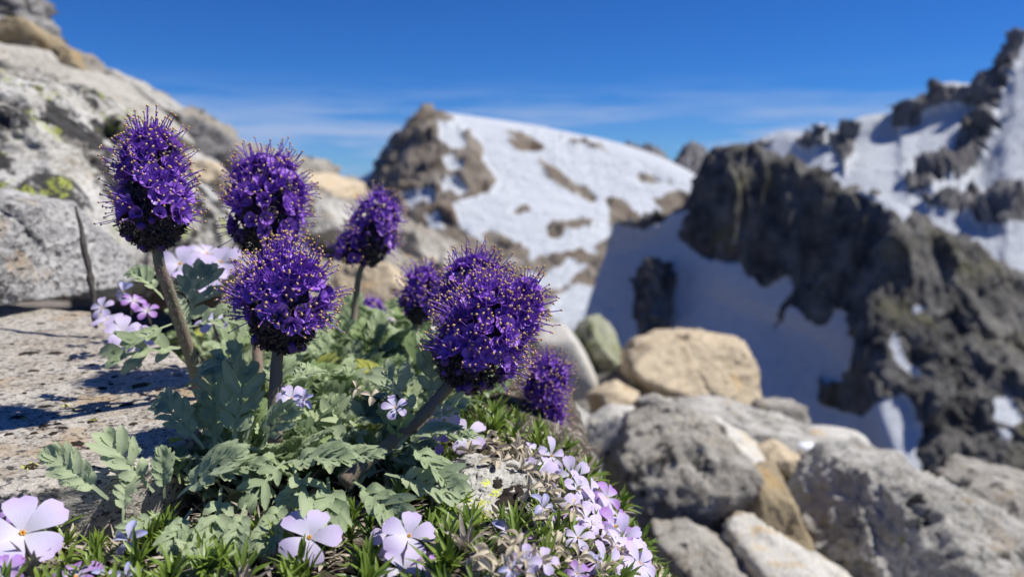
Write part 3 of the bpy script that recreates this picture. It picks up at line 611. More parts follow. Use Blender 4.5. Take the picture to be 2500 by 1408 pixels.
# ------------------------------------------------------------------ purple flower stalks
mm = .001
def make_floret(seed, openness):
    r = random.Random(seed); V = []; Fc = []; A = []
    for k in range(5):
        a = 2*math.pi*(k+r.uniform(-.08, .08))/5; rad = Vector((math.cos(a), math.sin(a), 0)); tan = Vector((-rad.y, rad.x, 0))
        path = []; wd = []; op = openness*r.uniform(.75, 1.2)
        for i in range(5):
            t = i/4; path.append(rad*(.5+(2.9*op)*t**1.3)*mm + Vector((0, 0, (3.6*t-1.0*op*t*t)*mm))); wd.append((.6+1.35*math.sin(min(1, t*1.05)*math.pi*.62))*mm*(.62 if i == 4 else 1))
        strip(V, Fc, A, path, tan, Vector((-rad.x*.5, -rad.y*.5, .7)), wd, .38)
    me = mesh('floret', V, Fc, [M_petal]); attr(me, 'vein', A); return me
def make_stamens(seed):
    r = random.Random(seed); V = []; Fc = []; mi = []
    for k in range(3 + seed % 2):
        a = 2*math.pi*(k*1.5+.5+r.uniform(-.2, .2))/5; sp_ = r.uniform(.8, 4.2); L = r.uniform(6.0, 10.4); b = r.uniform(-2.8, 2.8)
        pts = [Vector((math.cos(a+.1*b*t)*(.4+sp_*t**.8)*mm, math.sin(a+.1*b*t)*(.4+sp_*t**.8)*mm, (L*t)*mm)) + Vector((b*t*t*.6*mm, -b*t*t*.4*mm, 0)) for t in (0, .35, .7, 1)]
        n0 = len(Fc); tube(V, Fc, pts, [.24*mm, .21*mm, .18*mm, .15*mm], 4, False); mi += [0]*(len(Fc)-n0)
        c = pts[-1]; n0 = len(Fc); b0 = len(V); q = Vector((r.uniform(-1, 1), r.uniform(-1, 1), r.uniform(-.3, .3))).normalized(); s1 = q.orthogonal().normalized(); s2 = q.cross(s1)
        V.extend([c-q*.72*mm, c+q*.72*mm, c+s1*.46*mm, c+s2*.46*mm, c-s1*.46*mm, c-s2*.46*mm])
        for u in range(4): Fc.append((b0, b0+2+(u+1) % 4, b0+2+u)); Fc.append((b0+1, b0+2+u, b0+2+(u+1) % 4))
        mi += [1]*(len(Fc)-n0)
    return mesh('stamens', V, Fc, [M_fil, M_anth], True, mi)
def make_calyx(seed, bud):
    r = random.Random(seed); V = []; Fc = []; mi = []
    for k in range(6):
        a = 2*math.pi*k/6+r.uniform(-.2, .2); rad = Vector((math.cos(a), math.sin(a), 0)); tan = Vector((-rad.y, rad.x, 0)); cu = r.uniform(.6, 1.6); L = r.uniform(3.6, 5.4)
        path = []; x = .5; z = 0; an = math.pi/2-.25
        for i in range(6):
            path.append((rad*x + Vector((0, 0, z)))*mm); x += math.cos(an)*L/5; z += math.sin(an)*L/5; an -= cu*.5
        A = []; n0 = len(Fc); strip(V, Fc, A, path, tan, Vector((0, 0, 1)), [.36*mm, .42*mm, .40*mm, .34*mm, .25*mm, .10*mm], .3); mi += [0]*(len(Fc)-n0)
        for h in range(7):                              # pale hairs
            i = r.randrange(0, 5); p = path[i]; d = (rad*r.uniform(-.3, 1)+tan*r.choice((-1, 1))*r.uniform(.4, 1)+Vector((0, 0, r.uniform(-.3, .8)))).normalized()
            b0 = len(V); V.extend([p-tan*.035*mm, p+tan*.035*mm, p+d*r.uniform(.8, 1.6)*mm]); Fc.append((b0, b0+1, b0+2)); mi.append(1)
    if bud:
        n0 = len(Fc); b0 = len(V); vv, ff = ICO[2]; V.extend([Vector((v[0]*1.5, v[1]*1.5, v[2]*1.7+1.8))*mm for v in vv]); Fc.extend([tuple(b0+i for i in f) for f in ff]); mi += [2]*(len(Fc)-n0)
    return mesh('calyx', V, Fc, [M_caly, M_hair, M_bud], True, mi)
FLOR = [make_floret(i, o) for i, o in enumerate((1.0, .75, 1.15, .6, .9, 1.05))]
STAM = [make_stamens(i) for i in range(8)]
CALY = [make_calyx(i, i == 1) for i in range(6)]
def stem_hairs(path, rads, n, L, seed):
    r = random.Random(seed); V = []; Fc = []
    for _ in range(n):
        u = r.random()*(len(path)-1.001); i = int(u); f = u-i; p = path[i].lerp(path[i+1], f); t = (path[i+1]-path[i]).normalized(); R = rads[i]*(1-f)+rads[i+1]*f
        d = t.orthogonal().normalized(); d.rotate(Quaternion(t, r.uniform(0, 6.283))); s = t.cross(d); q = p+d*R*.95; w = .07*mm
        d2 = (d+t*r.uniform(-.5, .4)+s*r.uniform(-.4, .4)).normalized(); b0 = len(V); LL = L*r.uniform(.5, 1.2)
        V.extend([q-s*w, q+s*w, q+d2*LL*.6+s*w*.5, q+d2*LL]); Fc.append((b0, b0+1, b0+2)); Fc.append((b0, b0+2, b0+3))
    return V, Fc
def flower(label, head, D, stem, nf=110, calyx=.2, prof=None, tiltD=0.0, size=1.0, stemr=2.1, seed=0, lobes=()):
    """head: bottom and top picture points of the head's axis and its half width in pixels"""
    (bx, by), (tx, ty), hw = head; r = random.Random(seed)
    B = P(bx, by, D); T = P(tx, ty, D+tiltD); ax = (T-B); L = ax.length; ax.normalize(); R = hw/F*D
    sp3 = smooth_path([B.lerp(T, .25)] + [P(x, y, d) for x, y, d in stem], 16)
    base = sp3[-1]
    e = empty('purple_flower', base, label, 'flower', 'purple flower stalks')
    rads = [stemr*mm*(.8+.35*i/15) for i in range(16)]
    V = []; Fc = []; tube(V, Fc, sp3, rads, 9)
    so_ = ob('stem', mesh('stem', [v-base for v in V], Fc, [M_stem]), e)
    V, Fc = stem_hairs(sp3, rads, 900, 1.8*mm, seed); ob('stem_hairs', mesh('stem_hairs', [v-base for v in V], Fc, [M_hair], False), so_)
    prof = prof or (lambda t: max(0, 1-abs(2*t-1)**2.3)**.5)
    s1 = ax.orthogonal().normalized(); s2 = ax.cross(s1)
    V = []; Fc = []
    vv, ff = ICO[3]
    parts = [(B, ax, L, R, nf, prof, calyx)] + [(P(x0, y0, d0), (P(x1, y1, d0)-P(x0, y0, d0)).normalized(), (P(x1, y1, d0)-P(x0, y0, d0)).length, w/F*d0, n_, (lambda t: max(0, 1-abs(2*t-1)**2.3)**.5), c_) for (x0, y0), (x1, y1), w, d0, n_, c_ in lobes]
    for (b_, a_, l_, r_, n_, pf, cx_) in parts:
        u1 = a_.orthogonal().normalized(); u2 = a_.cross(u1); Vc = []
        for v in vv:
            t = (v[2]+1)/2; rr = r_*.50*pf(t)/max(1e-6, math.hypot(v[0], v[1])) if abs(v[2]) < .999 else 0
            Vc.append(b_ + a_*(t*.86+.05)*l_ + (u1*v[0]+u2*v[1])*rr - base)
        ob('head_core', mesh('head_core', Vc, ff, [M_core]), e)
        extra = int(n_*.38*cx_/.24); n_ = int(n_*1.2)
        for i in range(n_+extra):
            t = (i+.5)/n_ if i < n_ else r.uniform(.0, cx_+.06); t = t + r.uniform(-.02, .02); t = min(.985, max(.02, t)); an = i*2.39996+r.uniform(-.25, .25)
            # slope of the profile gives the outward direction
            dt = .02; dr = (pf(min(1, t+dt))-pf(max(0, t-dt)))*r_; nn = Vector((0, 0, 0))
            rad = u1*math.cos(an)+u2*math.sin(an); dl = 2*dt*l_
            nrm = (rad*dl - a_*dr).normalized()
            lump = 1+.11*math.sin(an*2+t*9+seed)+.09*math.sin(an*3-t*13+seed*2)+r.uniform(-.10, .10); hole = math.sin(an*2+seed*1.7+t*5)*math.sin(t*11+seed*2.3+an) > .80-.35*(t < cx_+.25)
            pos = b_ + a_*t*l_ + rad*r_*pf(t)*.66*lump - base
            jit = Vector((r.gauss(0, .22), r.gauss(0, .22), r.gauss(0, .22)))
            dirv = (nrm + a_*(.30 if t > cx_ else -.15) + jit).normalized()
            q = frame(dirv, Vector((r.uniform(-1, 1), r.uniform(-1, 1), r.uniform(-1, 1))))
            s = size*r.uniform(.85, 1.15)
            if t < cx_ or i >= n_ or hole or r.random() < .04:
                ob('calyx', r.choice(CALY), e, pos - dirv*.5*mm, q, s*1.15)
            else:
                fo = ob('floret', r.choice(FLOR), e, pos, q, s*1.15)
                ob('stamens', r.choice(STAM), fo)
    return e
two_tier = lambda t: (max(0, 1-abs(2*t-1)**2.6)**.5)*(1.0-.28*float(sst(.45, .75, t))+.06*math.sin(t*9))
flower('tall two-tiered purple flower head in front of the lichen boulder', ((378,602),(367,330),100), .318, [(388,640,.320),(405,690,.325),(432,770,.335),(470,885,.348),(485,950,.352)], 160, .24, two_tier, 0, .92, 2.5, 1)
flower('rounded purple flower head standing behind the central front one', ((640,620),(660,392),108), .375, [(632,700,.372),(628,800,.37),(630,900,.36),(640,1010,.355)], 150, .2, None, .0, .95, 2.3, 2)
flower('round central purple flower head on a thick upright hairy stem', ((682,852),(706,632),120), .30, [(676,880,.30),(674,930,.30),(671,990,.299),(672,1080,.296)], 165, .3, None, 0, .92, 2.5, 3)
flower('smaller blurred purple flower head above pinkish stone', ((898,645),(930,482),62), .50, [(880,660,.50),(872,700,.50),(866,760,.50),(860,860,.49)], 105, .24, None, 0, .9, 2.0, 4, lobes=[((850,640),(862,575),34,.495,26,.1)])
flower('tiny blurred violet flower head low among silvery leaves', ((905,808),(906,735),38), .62, [(905,850,.62),(908,900,.615)], 55, .1, None, 0, .8, 1.6, 5)
flower('purple flower head half hidden behind the double cluster', ((1018,785),(1038,665),48), .45, [(1005,830,.45),(992,870,.45),(985,960,.44)], 90, .3, None, 0, .9, 2.0, 6)
flower('largest purple flower head on a stout leaning hairy stem', ((1120,942),(1232,712),120), .31, [(1085,955,.31),(1040,1005,.308),(980,1060,.305),(880,1140,.298),(840,1180,.294)], 190, .24, None, .005, .92, 2.6, 7, lobes=[((1250,830),(1285,695),48,.315,40,0)])
flower('pointed purple flower head rising behind the largest leaning one', ((1120,800),(1176,645),88), .345, [(1100,840,.345),(1085,920,.345),(1060,1000,.34),(1010,1060,.335)], 125, .1, lambda t: (max(0, 1-abs(2*t-1)**2.3)**.5)*(1.08-.28*t), 0, .9, 2.2, 8)
flower('small purple flower head standing apart beside the smooth pale boulder', ((1322,988),(1345,885),50), .45, [(1312,1010,.45),(1300,1035,.45),(1285,1070,.445)], 105, .14, None, 0, .9, 1.9, 9, lobes=[((1345,985),(1362,1020),20,.45,12,0)])

# ------------------------------------------------------------------ silvery pinnate leaves
def make_leaf(seed, npair, curve, width=.30):
    r = random.Random(seed); V = []; Fc = []; A = []
    def strip2(path, side, nv_, wd, cup):
        strip(V, Fc, A, path, side, nv_, wd, cup)
    # rachis and terminal lobe
    path = [Vector((0, t, 0)) for t in np.linspace(0, .86, 9)]
    strip2(path, Vector((1, 0, 0)), Vector((0, 0, 1)), [.026-.006*math.cos(t) for t in range(9)], -.35)
    def lobe(o, d, L, w, z, bend):
        d = Vector((d[0], d[1], 0)).normalized(); s = Vector((d.y, -d.x, 0)); p = []; wd = []
        for i in range(6):
            t = i/5; p.append(Vector(o) + d*L*t + Vector((0, bend*t*t*L*.35, z + .10*L*math.sin(t*math.pi*.9)-.10*L*t*t)))
            wd.append(w*(.62+.55*math.sin(t*math.pi*.72+.15))*(.30 if i == 5 else (.86 if i == 4 else 1)))
        b0 = len(V); strip2(p, s, Vector((0, 0, 1)), wd, .34)
        for _ in range(9):                              # silky hairs along the lobe's rim and face
            k = r.choice((0, 2, 0, 2, 1)); i = r.randrange(1, 6); q = V[b0+i*3+k]; hd = (s*(k-1) + d*r.uniform(-.2, .9) + Vector((0, 0, r.uniform(.0, .9)))).normalized(); w_ = Vector((-hd.y, hd.x, 0)).normalized()*.0035
            h0 = len(V); V.extend([q-w_, q+w_, q+hd*r.uniform(.018, .04)]); Fc.append((h0, h0+1, h0+2)); A.extend([1, 1, 1])
    lobe((0, .80, .004), (0, 1), .22, .066, .003, 0)
    for i in range(npair):
        f = i/(npair-1); y = .30+.54*f
        pf = math.sin(math.pi*(.20+.62*f))
        for s in (-1, 1):
            L = width*pf*r.uniform(.85, 1.12); ang = math.radians(62-22*f+r.uniform(-7, 7))
            z = .002*(i % 3)+.001*s
            lobe((0, y+r.uniform(-.012, .012), z), (s*math.sin(ang), math.cos(ang)), L, (.074-.005*npair)*r.uniform(.85, 1.2)*1.15, z, .8)
            if pf > .6 and r.random() < .85:
                lobe((s*math.sin(ang)*L*.40, y+math.cos(ang)*L*.40, z+.004), (s*math.sin(ang-.8), math.cos(ang-.8)), L*.46, .036, z+.004, .4)
            if pf > .75 and r.random() < .6:
                lobe((s*math.sin(ang)*L*.46, y+math.cos(ang)*L*.46, z+.006), (s*math.sin(ang+.75), math.cos(ang+.75)), L*.36, .032, z+.006, .4)
    # bend along the length and fold a little
    W_ = []; tw = r.uniform(-.5, .5); ben = r.uniform(-.12, .12)
    for v in V:
        t = v.y; a = curve*t*t; 
        y = math.sin(a)/max(curve*t, 1e-4)*1.0 if curve*t > 1e-3 else t
        y = t*(1-(curve*t)**2*.12); z = -curve*t*t*.5
        zz = v.z + abs(v.x)*(.35+.2*math.sin(t*7+seed)) + v.x*tw*t + .018*math.sin(v.x*31+seed)*math.sin(t*23+seed*2)
        W_.append(Vector((v.x*.97+ben*t*t, y + zz*math.sin(curve*t), z + zz*math.cos(curve*t))))
    return W_, Fc, A
def leaf_mesh(seed, npair, curve, width, mat):
    V, Fc, A = make_leaf(seed, npair, curve, width); me = mesh('leaf', V, Fc, [mat]); attr(me, 'vein', A); return me
LV = [(1,4,.35,.36),(2,5,.6,.32),(3,3,.2,.40),(4,5,.9,.30),(5,4,.1,.37),(6,6,.5,.27),(7,3,.7,.42),(8,5,.3,.30)]
LEAF = [leaf_mesh(*a, M_leaf) for a in LV]; LEAFF = [leaf_mesh(60+i, n, c_, w, M_leaf) for i, (n, c_, w) in enumerate(((7,.5,.24),(8,.7,.22),(7,.3,.27),(9,.9,.20)))]; LEAFG = [leaf_mesh(a[0]+20, *a[1:], M_leaf2) for a in LV[:4]]; LEAFY = [leaf_mesh(a[0]+40, *a[1:], M_leafy) for a in LV[:2]]
clump_o = G(740, 1120)
clump = empty('silvery_leaf_clump', clump_o, 'silvery green clump of lobed hairy leaves around the purple flower stems', 'plant')
leafs = []
def put_leaf(base, tip, nrm, me=None, lift=0):
    base = Vector(base); tip = Vector(tip); d = tip-base; L = d.length*1.08
    q = frame((Vector(nrm) - d.normalized()*Vector(nrm).dot(d.normalized())), d)
    leafs.append(ob('leaf', me or random.choice(LEAF), clump, base-clump_o, q, L))
tocam = lambda p: (cam.location-p).normalized()
EXP = [((265,1218),(128,1105),.262,.252,.9,0),((375,1200),(262,1072),.277,.270,.8,0),((402,1215),(395,1105),.275,.272,.9,0),((300,1275),(304,1150),.262,.268,.7,0),((330,1195),(236,1105),.29,.288,.8,2),((425,1160),(440,1078),.30,.302,.8,2),
 ((525,1095),(520,880),.298,.300,.95,0),((568,1105),(592,912),.292,.292,.95,0),((500,1095),(398,972),.292,.286,.8,0),((555,1090),(470,1000),.300,.300,.8,0),((640,1085),(700,985),.285,.280,.8,0),((430,1215),(548,1105),.266,.258,.6,0),((515,1165),(612,1108),.272,.262,.6,0),
 ((540,1190),(525,1325),.268,.250,.5,0),((695,1125),(612,1195),.278,.262,.5,0),((700,1205),(632,1330),.268,.250,.5,0),((712,1135),(775,1262),.276,.256,.5,0),((800,1165),(816,1298),.274,.254,.6,0),((860,1170),(968,1262),.276,.260,.5,0),((690,1130),(818,1092),.280,.266,.5,0),((810,1130),(905,1082),.284,.270,.5,0),
 ((390,1250),(300,1300),.262,.252,.5,0),((405,1285),(545,1375),.258,.244,.5,0),((940,1155),(1105,1192),.286,.272,.4,0),((990,1078),(1098,1150),.292,.276,.4,0),((470,1240),(400,1330),.262,.248,.5,0),((600,1230),(560,1340),.262,.246,.6,0),((760,1150),(690,1230),.276,.262,.5,0),
 ((660,930),(540,862),.298,.300,.4,0),((690,940),(790,872),.30,.31,.4,0),((400,730),(330,640),.347,.345,.5,0),((420,790),(310,830),.35,.335,.6,0),((450,830),(480,650),.355,.37,.6,0),((455,800),(590,760),.355,.35,.5,0),((455,850),(300,835),.352,.33,.6,0),
 ((1010,1040),(960,900),.306,.31,.6,0),((1050,1000),(1055,840),.309,.315,.7,0),((960,1080),(985,1010),.304,.296,.6,1),((1000,1060),(1140,1035),.305,.298,.4,0),((930,1110),(1060,1060),.30,.292,.4,0),((1040,1020),(1120,980),.307,.30,.5,0),((440,1180),(420,1080),.285,.29,.7,1),((480,1290),(450,1408),.25,.238,.5,0),((500,1330),(470,1430),.248,.236,.5,0),((1290,1060),(1340,1058),.445,.43,.4,0)]
for (b, t, d0, d1, cam_w, kind) in EXP:
    bp, tp_ = P(*b, d0), P(*t, d1); m = random.choice(LEAF if kind == 0 else (LEAFG if kind == 1 else LEAFY))
    put_leaf(bp, tp_, tocam(bp)*cam_w + Vector((.25, 0, 1))*(1.15-cam_w) + Vector((random.uniform(-.2,.2), 0, random.uniform(-.1,.2))), m)
ROS = [(760,1140,.046,13),(620,1160,.044,12),(860,1110,.048,13),(960,1030,.048,13),(700,1040,.046,12),(800,1000,.048,13),(560,1120,.04,10),(440,1180,.036,9),(350,1230,.034,8),(900,960,.050,13),(840,900,.050,12),(960,900,.050,12),(1040,960,.046,11),(780,870,.05,11),(900,850,.052,12),(1010,880,.05,11),(560,940,.046,10),(470,900,.044,10),(530,860,.046,10),(620,870,.048,10),(420,840,.036,8),(540,1260,.036,9),(650,1230,.038,9),(760,1220,.036,9),(900,1190,.038,9),(1000,1120,.042,9),(400,1290,.03,7),(470,780,.046,9),(560,780,.046,9),(880,800,.046,10),(980,820,.046,10),(1090,1010,.036,8),(700,900,.05,10),(1140,1000,.036,7),(840,1150,.04,9)]
ROS += [(px+random.uniform(-60, 60), py+random.uniform(-45, 45), LL*.85, max(6, n_-3)) for px, py, LL, n_ in ROS if px > 520]
for (px, py, LL, n_) in ROS:
    c = G(px, py); c = c + Vector((0, .022, 0)); c.z = float(ground_z(c.x, c.y))
    if c.x < -.13 and c.y > .245 and c.y < .50 and (c.x < -.18 or c.y < .36): c.x += .03
    a0 = random.uniform(0, 6.28)
    n_ += 8
    for i in range(n_):
        az = a0 + i*2.39996 + random.uniform(-.3, .3); el = math.radians(random.uniform(18, 50) if i < n_*.6 else random.uniform(50, 82))
        L = LL*random.uniform(.40, .78); h = Vector((math.cos(az), math.sin(az), 0)); d = h*math.cos(el)+Vector((0, 0, math.sin(el)))
        b = c + h*.003 + Vector((0, 0, random.uniform(-.002, .012)))
        nrm = -h*math.sin(el)+Vector((0, 0, math.cos(el))) + Vector((random.gauss(.12, .3), random.gauss(-.15, .3), .15))
        tip = b + d*L
        cap = .036+(.30 if b.x < -.10 else .04)*max(0, b.y-.30)
        if tip.z > cap: tip.z = cap+random.uniform(-.008, .004)
        k = random.random(); m = random.choice(LEAFY) if k < .015 else (random.choice(LEAFG) if k < .14 else random.choice(LEAFF if random.random() < .35+3*(c.y-.28) else LEAF))
        put_leaf(b, tip, nrm, m)

# past 300 leaves the rest of the foliage is one joined part
def seen(o):
    p = clump_o + Vector(o.location); return o.scale[0]/proj(p.x, p.y, p.z)[2]
leafs.sort(key=seen, reverse=True); V = []; Fc = []; A = []; MI = []; mats = [M_leaf, M_leaf2, M_leafy]
for o in leafs[300:]:
    b0 = len(V); M = Matrix.LocRotScale(o.location, o.rotation_quaternion, o.scale); me = o.data
    V.extend([M @ v.co for v in me.vertices]); Fc.extend([tuple(b0+i for i in p.vertices) for p in me.polygons]); A.extend([d.value for d in me.attributes['vein'].data]); MI += [mats.index(me.materials[0])]*len(me.polygons)
    bpy.data.objects.remove(o)
me = mesh('inner_foliage', V, Fc, mats, True, MI); attr(me, 'vein', A); ob('inner_foliage', me, clump)['kind'] = 'stuff'
# ------------------------------------------------------------------ phlox mat
def make_tuft(seed, mat=None):
    r = random.Random(seed); V = []; Fc = []; A = []
    for i in range(17):
        az = i*2.39996; el = math.radians(r.uniform(25, 85)); L = r.uniform(6.5, 11.5)*mm; h = Vector((math.cos(az), math.sin(az), 0)); s = Vector((-h.y, h.x, 0)); p = []; x = 0.0; z = r.uniform(-1, 3)*mm; e_ = el
        nn = []
        for k in range(5):
            p.append(h*x+Vector((0, 0, z))); nn.append(-h*math.sin(e_)+Vector((0, 0, math.cos(e_)))); x += math.cos(e_)*L/4; z += math.sin(e_)*L/4; e_ -= r.uniform(.02, .18)
        strip(V, Fc, A, p, s, nn, [.62*mm, .78*mm, .74*mm, .55*mm, .06*mm], .35)
    me = mesh('leaf_tuft', V, Fc, [mat or M_need]); attr(me, 'vein', A); return me
TUFT = [make_tuft(i) for i in range(7)]; TUFT = TUFT + TUFT[:5]; DEAD = [make_tuft(30+i, M_dry) for i in range(3)]
mat_o = G(900, 1390); cush = empty('phlox_cushion', mat_o, 'low green cushion of needle-leaved phlox across the front ground', 'plant')
MATP = [(-120,1185),(120,1170),(200,1260),(330,1310),(560,1330),(700,1310),(860,1260),(1000,1210),(1060,1150),(1040,1080),(1090,1030),(1200,1020),(1310,1060),(1430,1150),(1560,1280),(1760,1440),(1760,1700),(-120,1700)]
HOLE = [(1130,1200),(1180,1170),(1240,1190),(1275,1250),(1260,1285),(1190,1280),(1140,1260)]
spots = []
gx = np.arange(-.27, .14, .0085); gy = np.arange(.165, .46, .0085)
for x in gx:
    for y in gy:
        xx = x+random.uniform(-.004, .004); yy = y+random.uniform(-.004, .004); zz = float(ground_z(xx, yy)); u, v_, D = proj(xx, yy, zz)
        u, v_ = np.array([u]), np.array([v_])
        if inpoly(u, v_, MATP)[0] and not inpoly(u, v_, HOLE)[0] and random.random() < (.62 if u[0] < 1050 else .8): spots.append((D, xx, yy, zz, float(u[0]), float(v_[0])))
spots.sort(key=lambda s: (not (-40 < s[4] < 2540 and s[5] < 1450), s[0]))
rest = []
for i, (D, x, y, z, u, v_) in enumerate(spots):
    lean = Vector((random.gauss(.05+.5*float(sst(0, .07, x)), .22), random.gauss(-.1, .22), 1)).normalized(); q = frame(lean, Vector((random.uniform(-1,1), random.uniform(-1,1), 0)))
    loc = Vector((x, y, z+random.uniform(-.001, .004))); s = random.uniform(.8, 1.2)
    if i < 300: ob('leaf_tuft', random.choice(TUFT if random.random() > .09 else DEAD), cush, loc-mat_o, q, s)
    else: rest.append((loc-mat_o, q, s))
V = []; Fc = []; A = []
for loc, q, s in rest:
    me = random.choice(TUFT); b0 = len(V); M = Matrix.LocRotScale(loc, q, (s,)*3)
    V.extend([M @ v.co for v in me.vertices]); Fc.extend([tuple(b0+i for i in p.vertices) for p in me.polygons]); A.extend([d.value for d in me.attributes['vein'].data])
if V:
    me = mesh('leaf_tufts', V, Fc, [M_need]); attr(me, 'vein', A); o = ob('outer_foliage', me, cush); o['kind'] = 'stuff'
# dry litter between plants
V = []; Fc = []; r = random.Random(5)
for _ in range(1700):
    px = r.uniform(100, 1500); py = r.uniform(1060, 1420); c = G(px, py)
    if c.y > .5: continue
    c.z += r.uniform(.0, .005); az = r.uniform(0, 6.28); h = Vector((math.cos(az), math.sin(az), r.uniform(-.3, .8))).normalized(); s = Vector((-h.y, h.x, r.uniform(-.4, .4))).normalized(); L = r.uniform(3, 9)*mm; w = r.uniform(.3, 1.1)*mm; cu = r.uniform(-.6, .6)
    n = h.cross(s); strip(V, Fc, [], [c+h*L*t+n*cu*L*t*t for t in (0, .33, .66, 1)], s, n, [w*.5, w, w*.9, w*.2], r.uniform(-.5, .5))
o = ob('dry_litter', mesh('dry_litter', V, Fc, [M_dry])); o['kind'] = 'stuff'; o['label'] = 'pale dry leaf litter lying between the cushion plants'; o['category'] = 'litter'
# flowers
def make_phlox_petal(seed, wid, fold=0.0, crumple=0.0):
    r = random.Random(seed); V = []; Fc = []; A = []; nu, nvv = 8, 5
    for i in range(nu):
        t = i/(nu-1)
        w = wid*(.16+.84*math.sin(min(1, t*1.03)*math.pi*.60)**1.25)*(math.sqrt(max(0, 1-((t-.78)/.235)**2)) if t > .78 else 1)
        for j in range(nvv):
            s = (j/(nvv-1)*2-1); y = .06+.94*t - (.05*(1-abs(s))*(t > .9)); z = -.10*t*t+.08*math.sin(t*3)+ fold*abs(s)*w*.9 - fold*.35*t*t + crumple*r.uniform(-.09, .09)
            V.append(Vector((s*w*(1-.35*fold), y*(1-.15*fold), z))); A.append(t)
    for i in range(nu-1):
        for j in range(nvv-1): a = i*nvv+j; Fc.append((a, a+1, a+nvv+1, a+nvv))
    return V, Fc, A
def ppm(name, mat, *a):
    V, Fc, A = make_phlox_petal(*a); me = mesh(name, V, Fc, [mat]); attr(me, 'rad', A); return me
PW = {k: [ppm('petal', m, i, w*f_, fo, cr) for i, f_ in enumerate((1, .93, 1.06))] for k, (m, w, fo, cr) in {
    'wide': (M_phlox, .40, .06, .01), 'mid': (M_phlox, .31, .15, .02), 'slim': (M_phlox, .26, .2, .02), 'violet': (M_phlox2, .33, .25, .03), 'blue': (M_phlox3, .30, .75, .06), 'dry': (M_with, .26, .9, .11)}.items()}
V = []; Fc = []; tube(V, Fc, [Vector((0, 0, .01)), Vector((0, 0, -.05)), Vector((.01, 0, -.4)), Vector((.03, 0, -.75)), Vector((.05, 0, -1.3))], [.075, .05, .065, .10, .05], 8); ME_TUBE = mesh('flower_tube', V, Fc, [M_tube])
V = []; Fc = []
for k in range(5):
    a = k*1.2566+.3; b0 = len(V); vv, ff = ICO[2]; V.extend([Vector((math.cos(a)*.045+v[0]*.028, math.sin(a)*.045+v[1]*.028, .03+v[2]*.05)) for v in vv]); Fc.extend([tuple(b0+i for i in f) for f in ff])
ME_EYE = mesh('eye', V, Fc, [M_eye])
V = []; Fc = []; tube(V, Fc, [Vector((0, 0, .006)), Vector((0, 0, .016))], [.115, .095], 10); ME_RING = mesh('eye_ring', V, Fc, [M_eyed])
def phlox(p, n, R, kind='wide', label='', group=None, cup=.12, spin=None, dark=False, name='phlox_flower'):
    r = random; q = frame(n, Vector((r.uniform(-1, 1), r.uniform(-1, 1), .2)) if spin is None else spin)
    e = empty(name, p, label, 'flower', group); e.rotation_mode = 'QUATERNION'; e.rotation_quaternion = q; e.scale = (R,)*3
    for k in range(5):
        a = k*2*math.pi/5 + r.uniform(-.10, .10); c_ = cup + r.uniform(-.10, .12)
        if kind in ('blue', 'dry'): c_ = r.uniform(-.9, 1.0)
        qq = Quaternion((0, 0, 1), a) @ Quaternion((1, 0, 0), c_)
        ob('petal', r.choice(PW[kind]), e, (0, 0, .012*k % .03), qq, r.uniform(.92, 1.08))
    ob('flower_tube', ME_TUBE, e)
    if kind != 'dry':
        ob('eye', ME_EYE, e, (0, 0, .01))
        if dark: ob('eye_ring', ME_RING, e)
    return e
def fl(px, py, D, dia, kind, label, group=None, n=None, dark=False, cup=.12, up=None):
    p = P(px, py, D); R = dia/2/F*D*1.06
    nn = n if n is not None else (tocam(p)*.75 + Vector((.1, 0, .55)))
    nn = Vector(nn) + Vector((random.gauss(0, .08), random.gauss(0, .08), 0))
    return phlox(p, nn, R, kind, label, group, cup, Vector((random.uniform(-.4,.4), .2, 1)), dark, 'withered_flower' if kind == 'dry' else 'phlox_flower')
fl(55,1302,.238,200,'wide','largest open lilac phlox flower at the foot of the flat slab', dark=True)
fl(755,1312,.248,150,'wide','single open pale lilac phlox flower with dark eye below the silvery leaves', dark=True)
fl(998,1308,.250,128,'wide','pale lilac phlox flower with yellow eye topmost of its tight cluster')
fl(955,1322,.254,112,'wide','pale lilac phlox flower tucked left in the tight cluster', dark=False)
fl(985,1392,.238,128,'mid','upright narrow-petalled phlox flower lowest in the tight cluster', n=(.1,-.5,.9))
fl(1050,1398,.240,100,'violet','deep violet phlox flower with dark eye beside the tight cluster', dark=True)
fl(185,1408,.232,120,'violet','deep violet phlox flower with orange eye left of the folded one', n=(0,-.35,1), dark=True)
fl(318,1318,.250,100,'blue','folded fading violet-blue phlox flower below the lobed leaves', n=(.1,-.6,.6))
fl(36,1250,.252,80,'violet','small violet phlox flower behind the largest open one', n=(0,-.2,1))
fl(1137,1064,.335,108,'mid','lilac phlox flower with orange eye behind the leaning stem')
fl(1310,1165,.318,122,'slim','slim-petalled lilac phlox flower highest on the right of the mat')
fl(1362,1240,.305,118,'mid','open lilac phlox flower with yellow eye below the slim-petalled one')
fl(1412,1192,.318,95,'mid','lilac phlox flower facing sideways next to the open yellow-eyed one', n=(.7,-.4,.5))
fl(1150,1302,.262,80,'blue','crumpled bluish phlox flower below the lichened stone')
fl(1240,1300,.270,90,'blue','fading blue-lilac phlox flower right of the crumpled one')
fl(1312,1332,.268,95,'violet','violet phlox flower in the lower right of the mat', n=(.4,-.6,.7))
fl(1232,1392,.250,95,'blue','blue-streaked drooping phlox flower at the lower edge of the mat')
fl(1280,1378,.256,70,'blue','pale blue half-closed phlox flower beside the drooping one')
fl(1655,1362,float(proj(*G(1655, 1362, .016))[2]),80,'slim','blurred lilac phlox flower standing alone off the end of the mat', n=(.3,-.5,.7))
E = 'lilac phlox flowers crowded along the right rim of the mat'
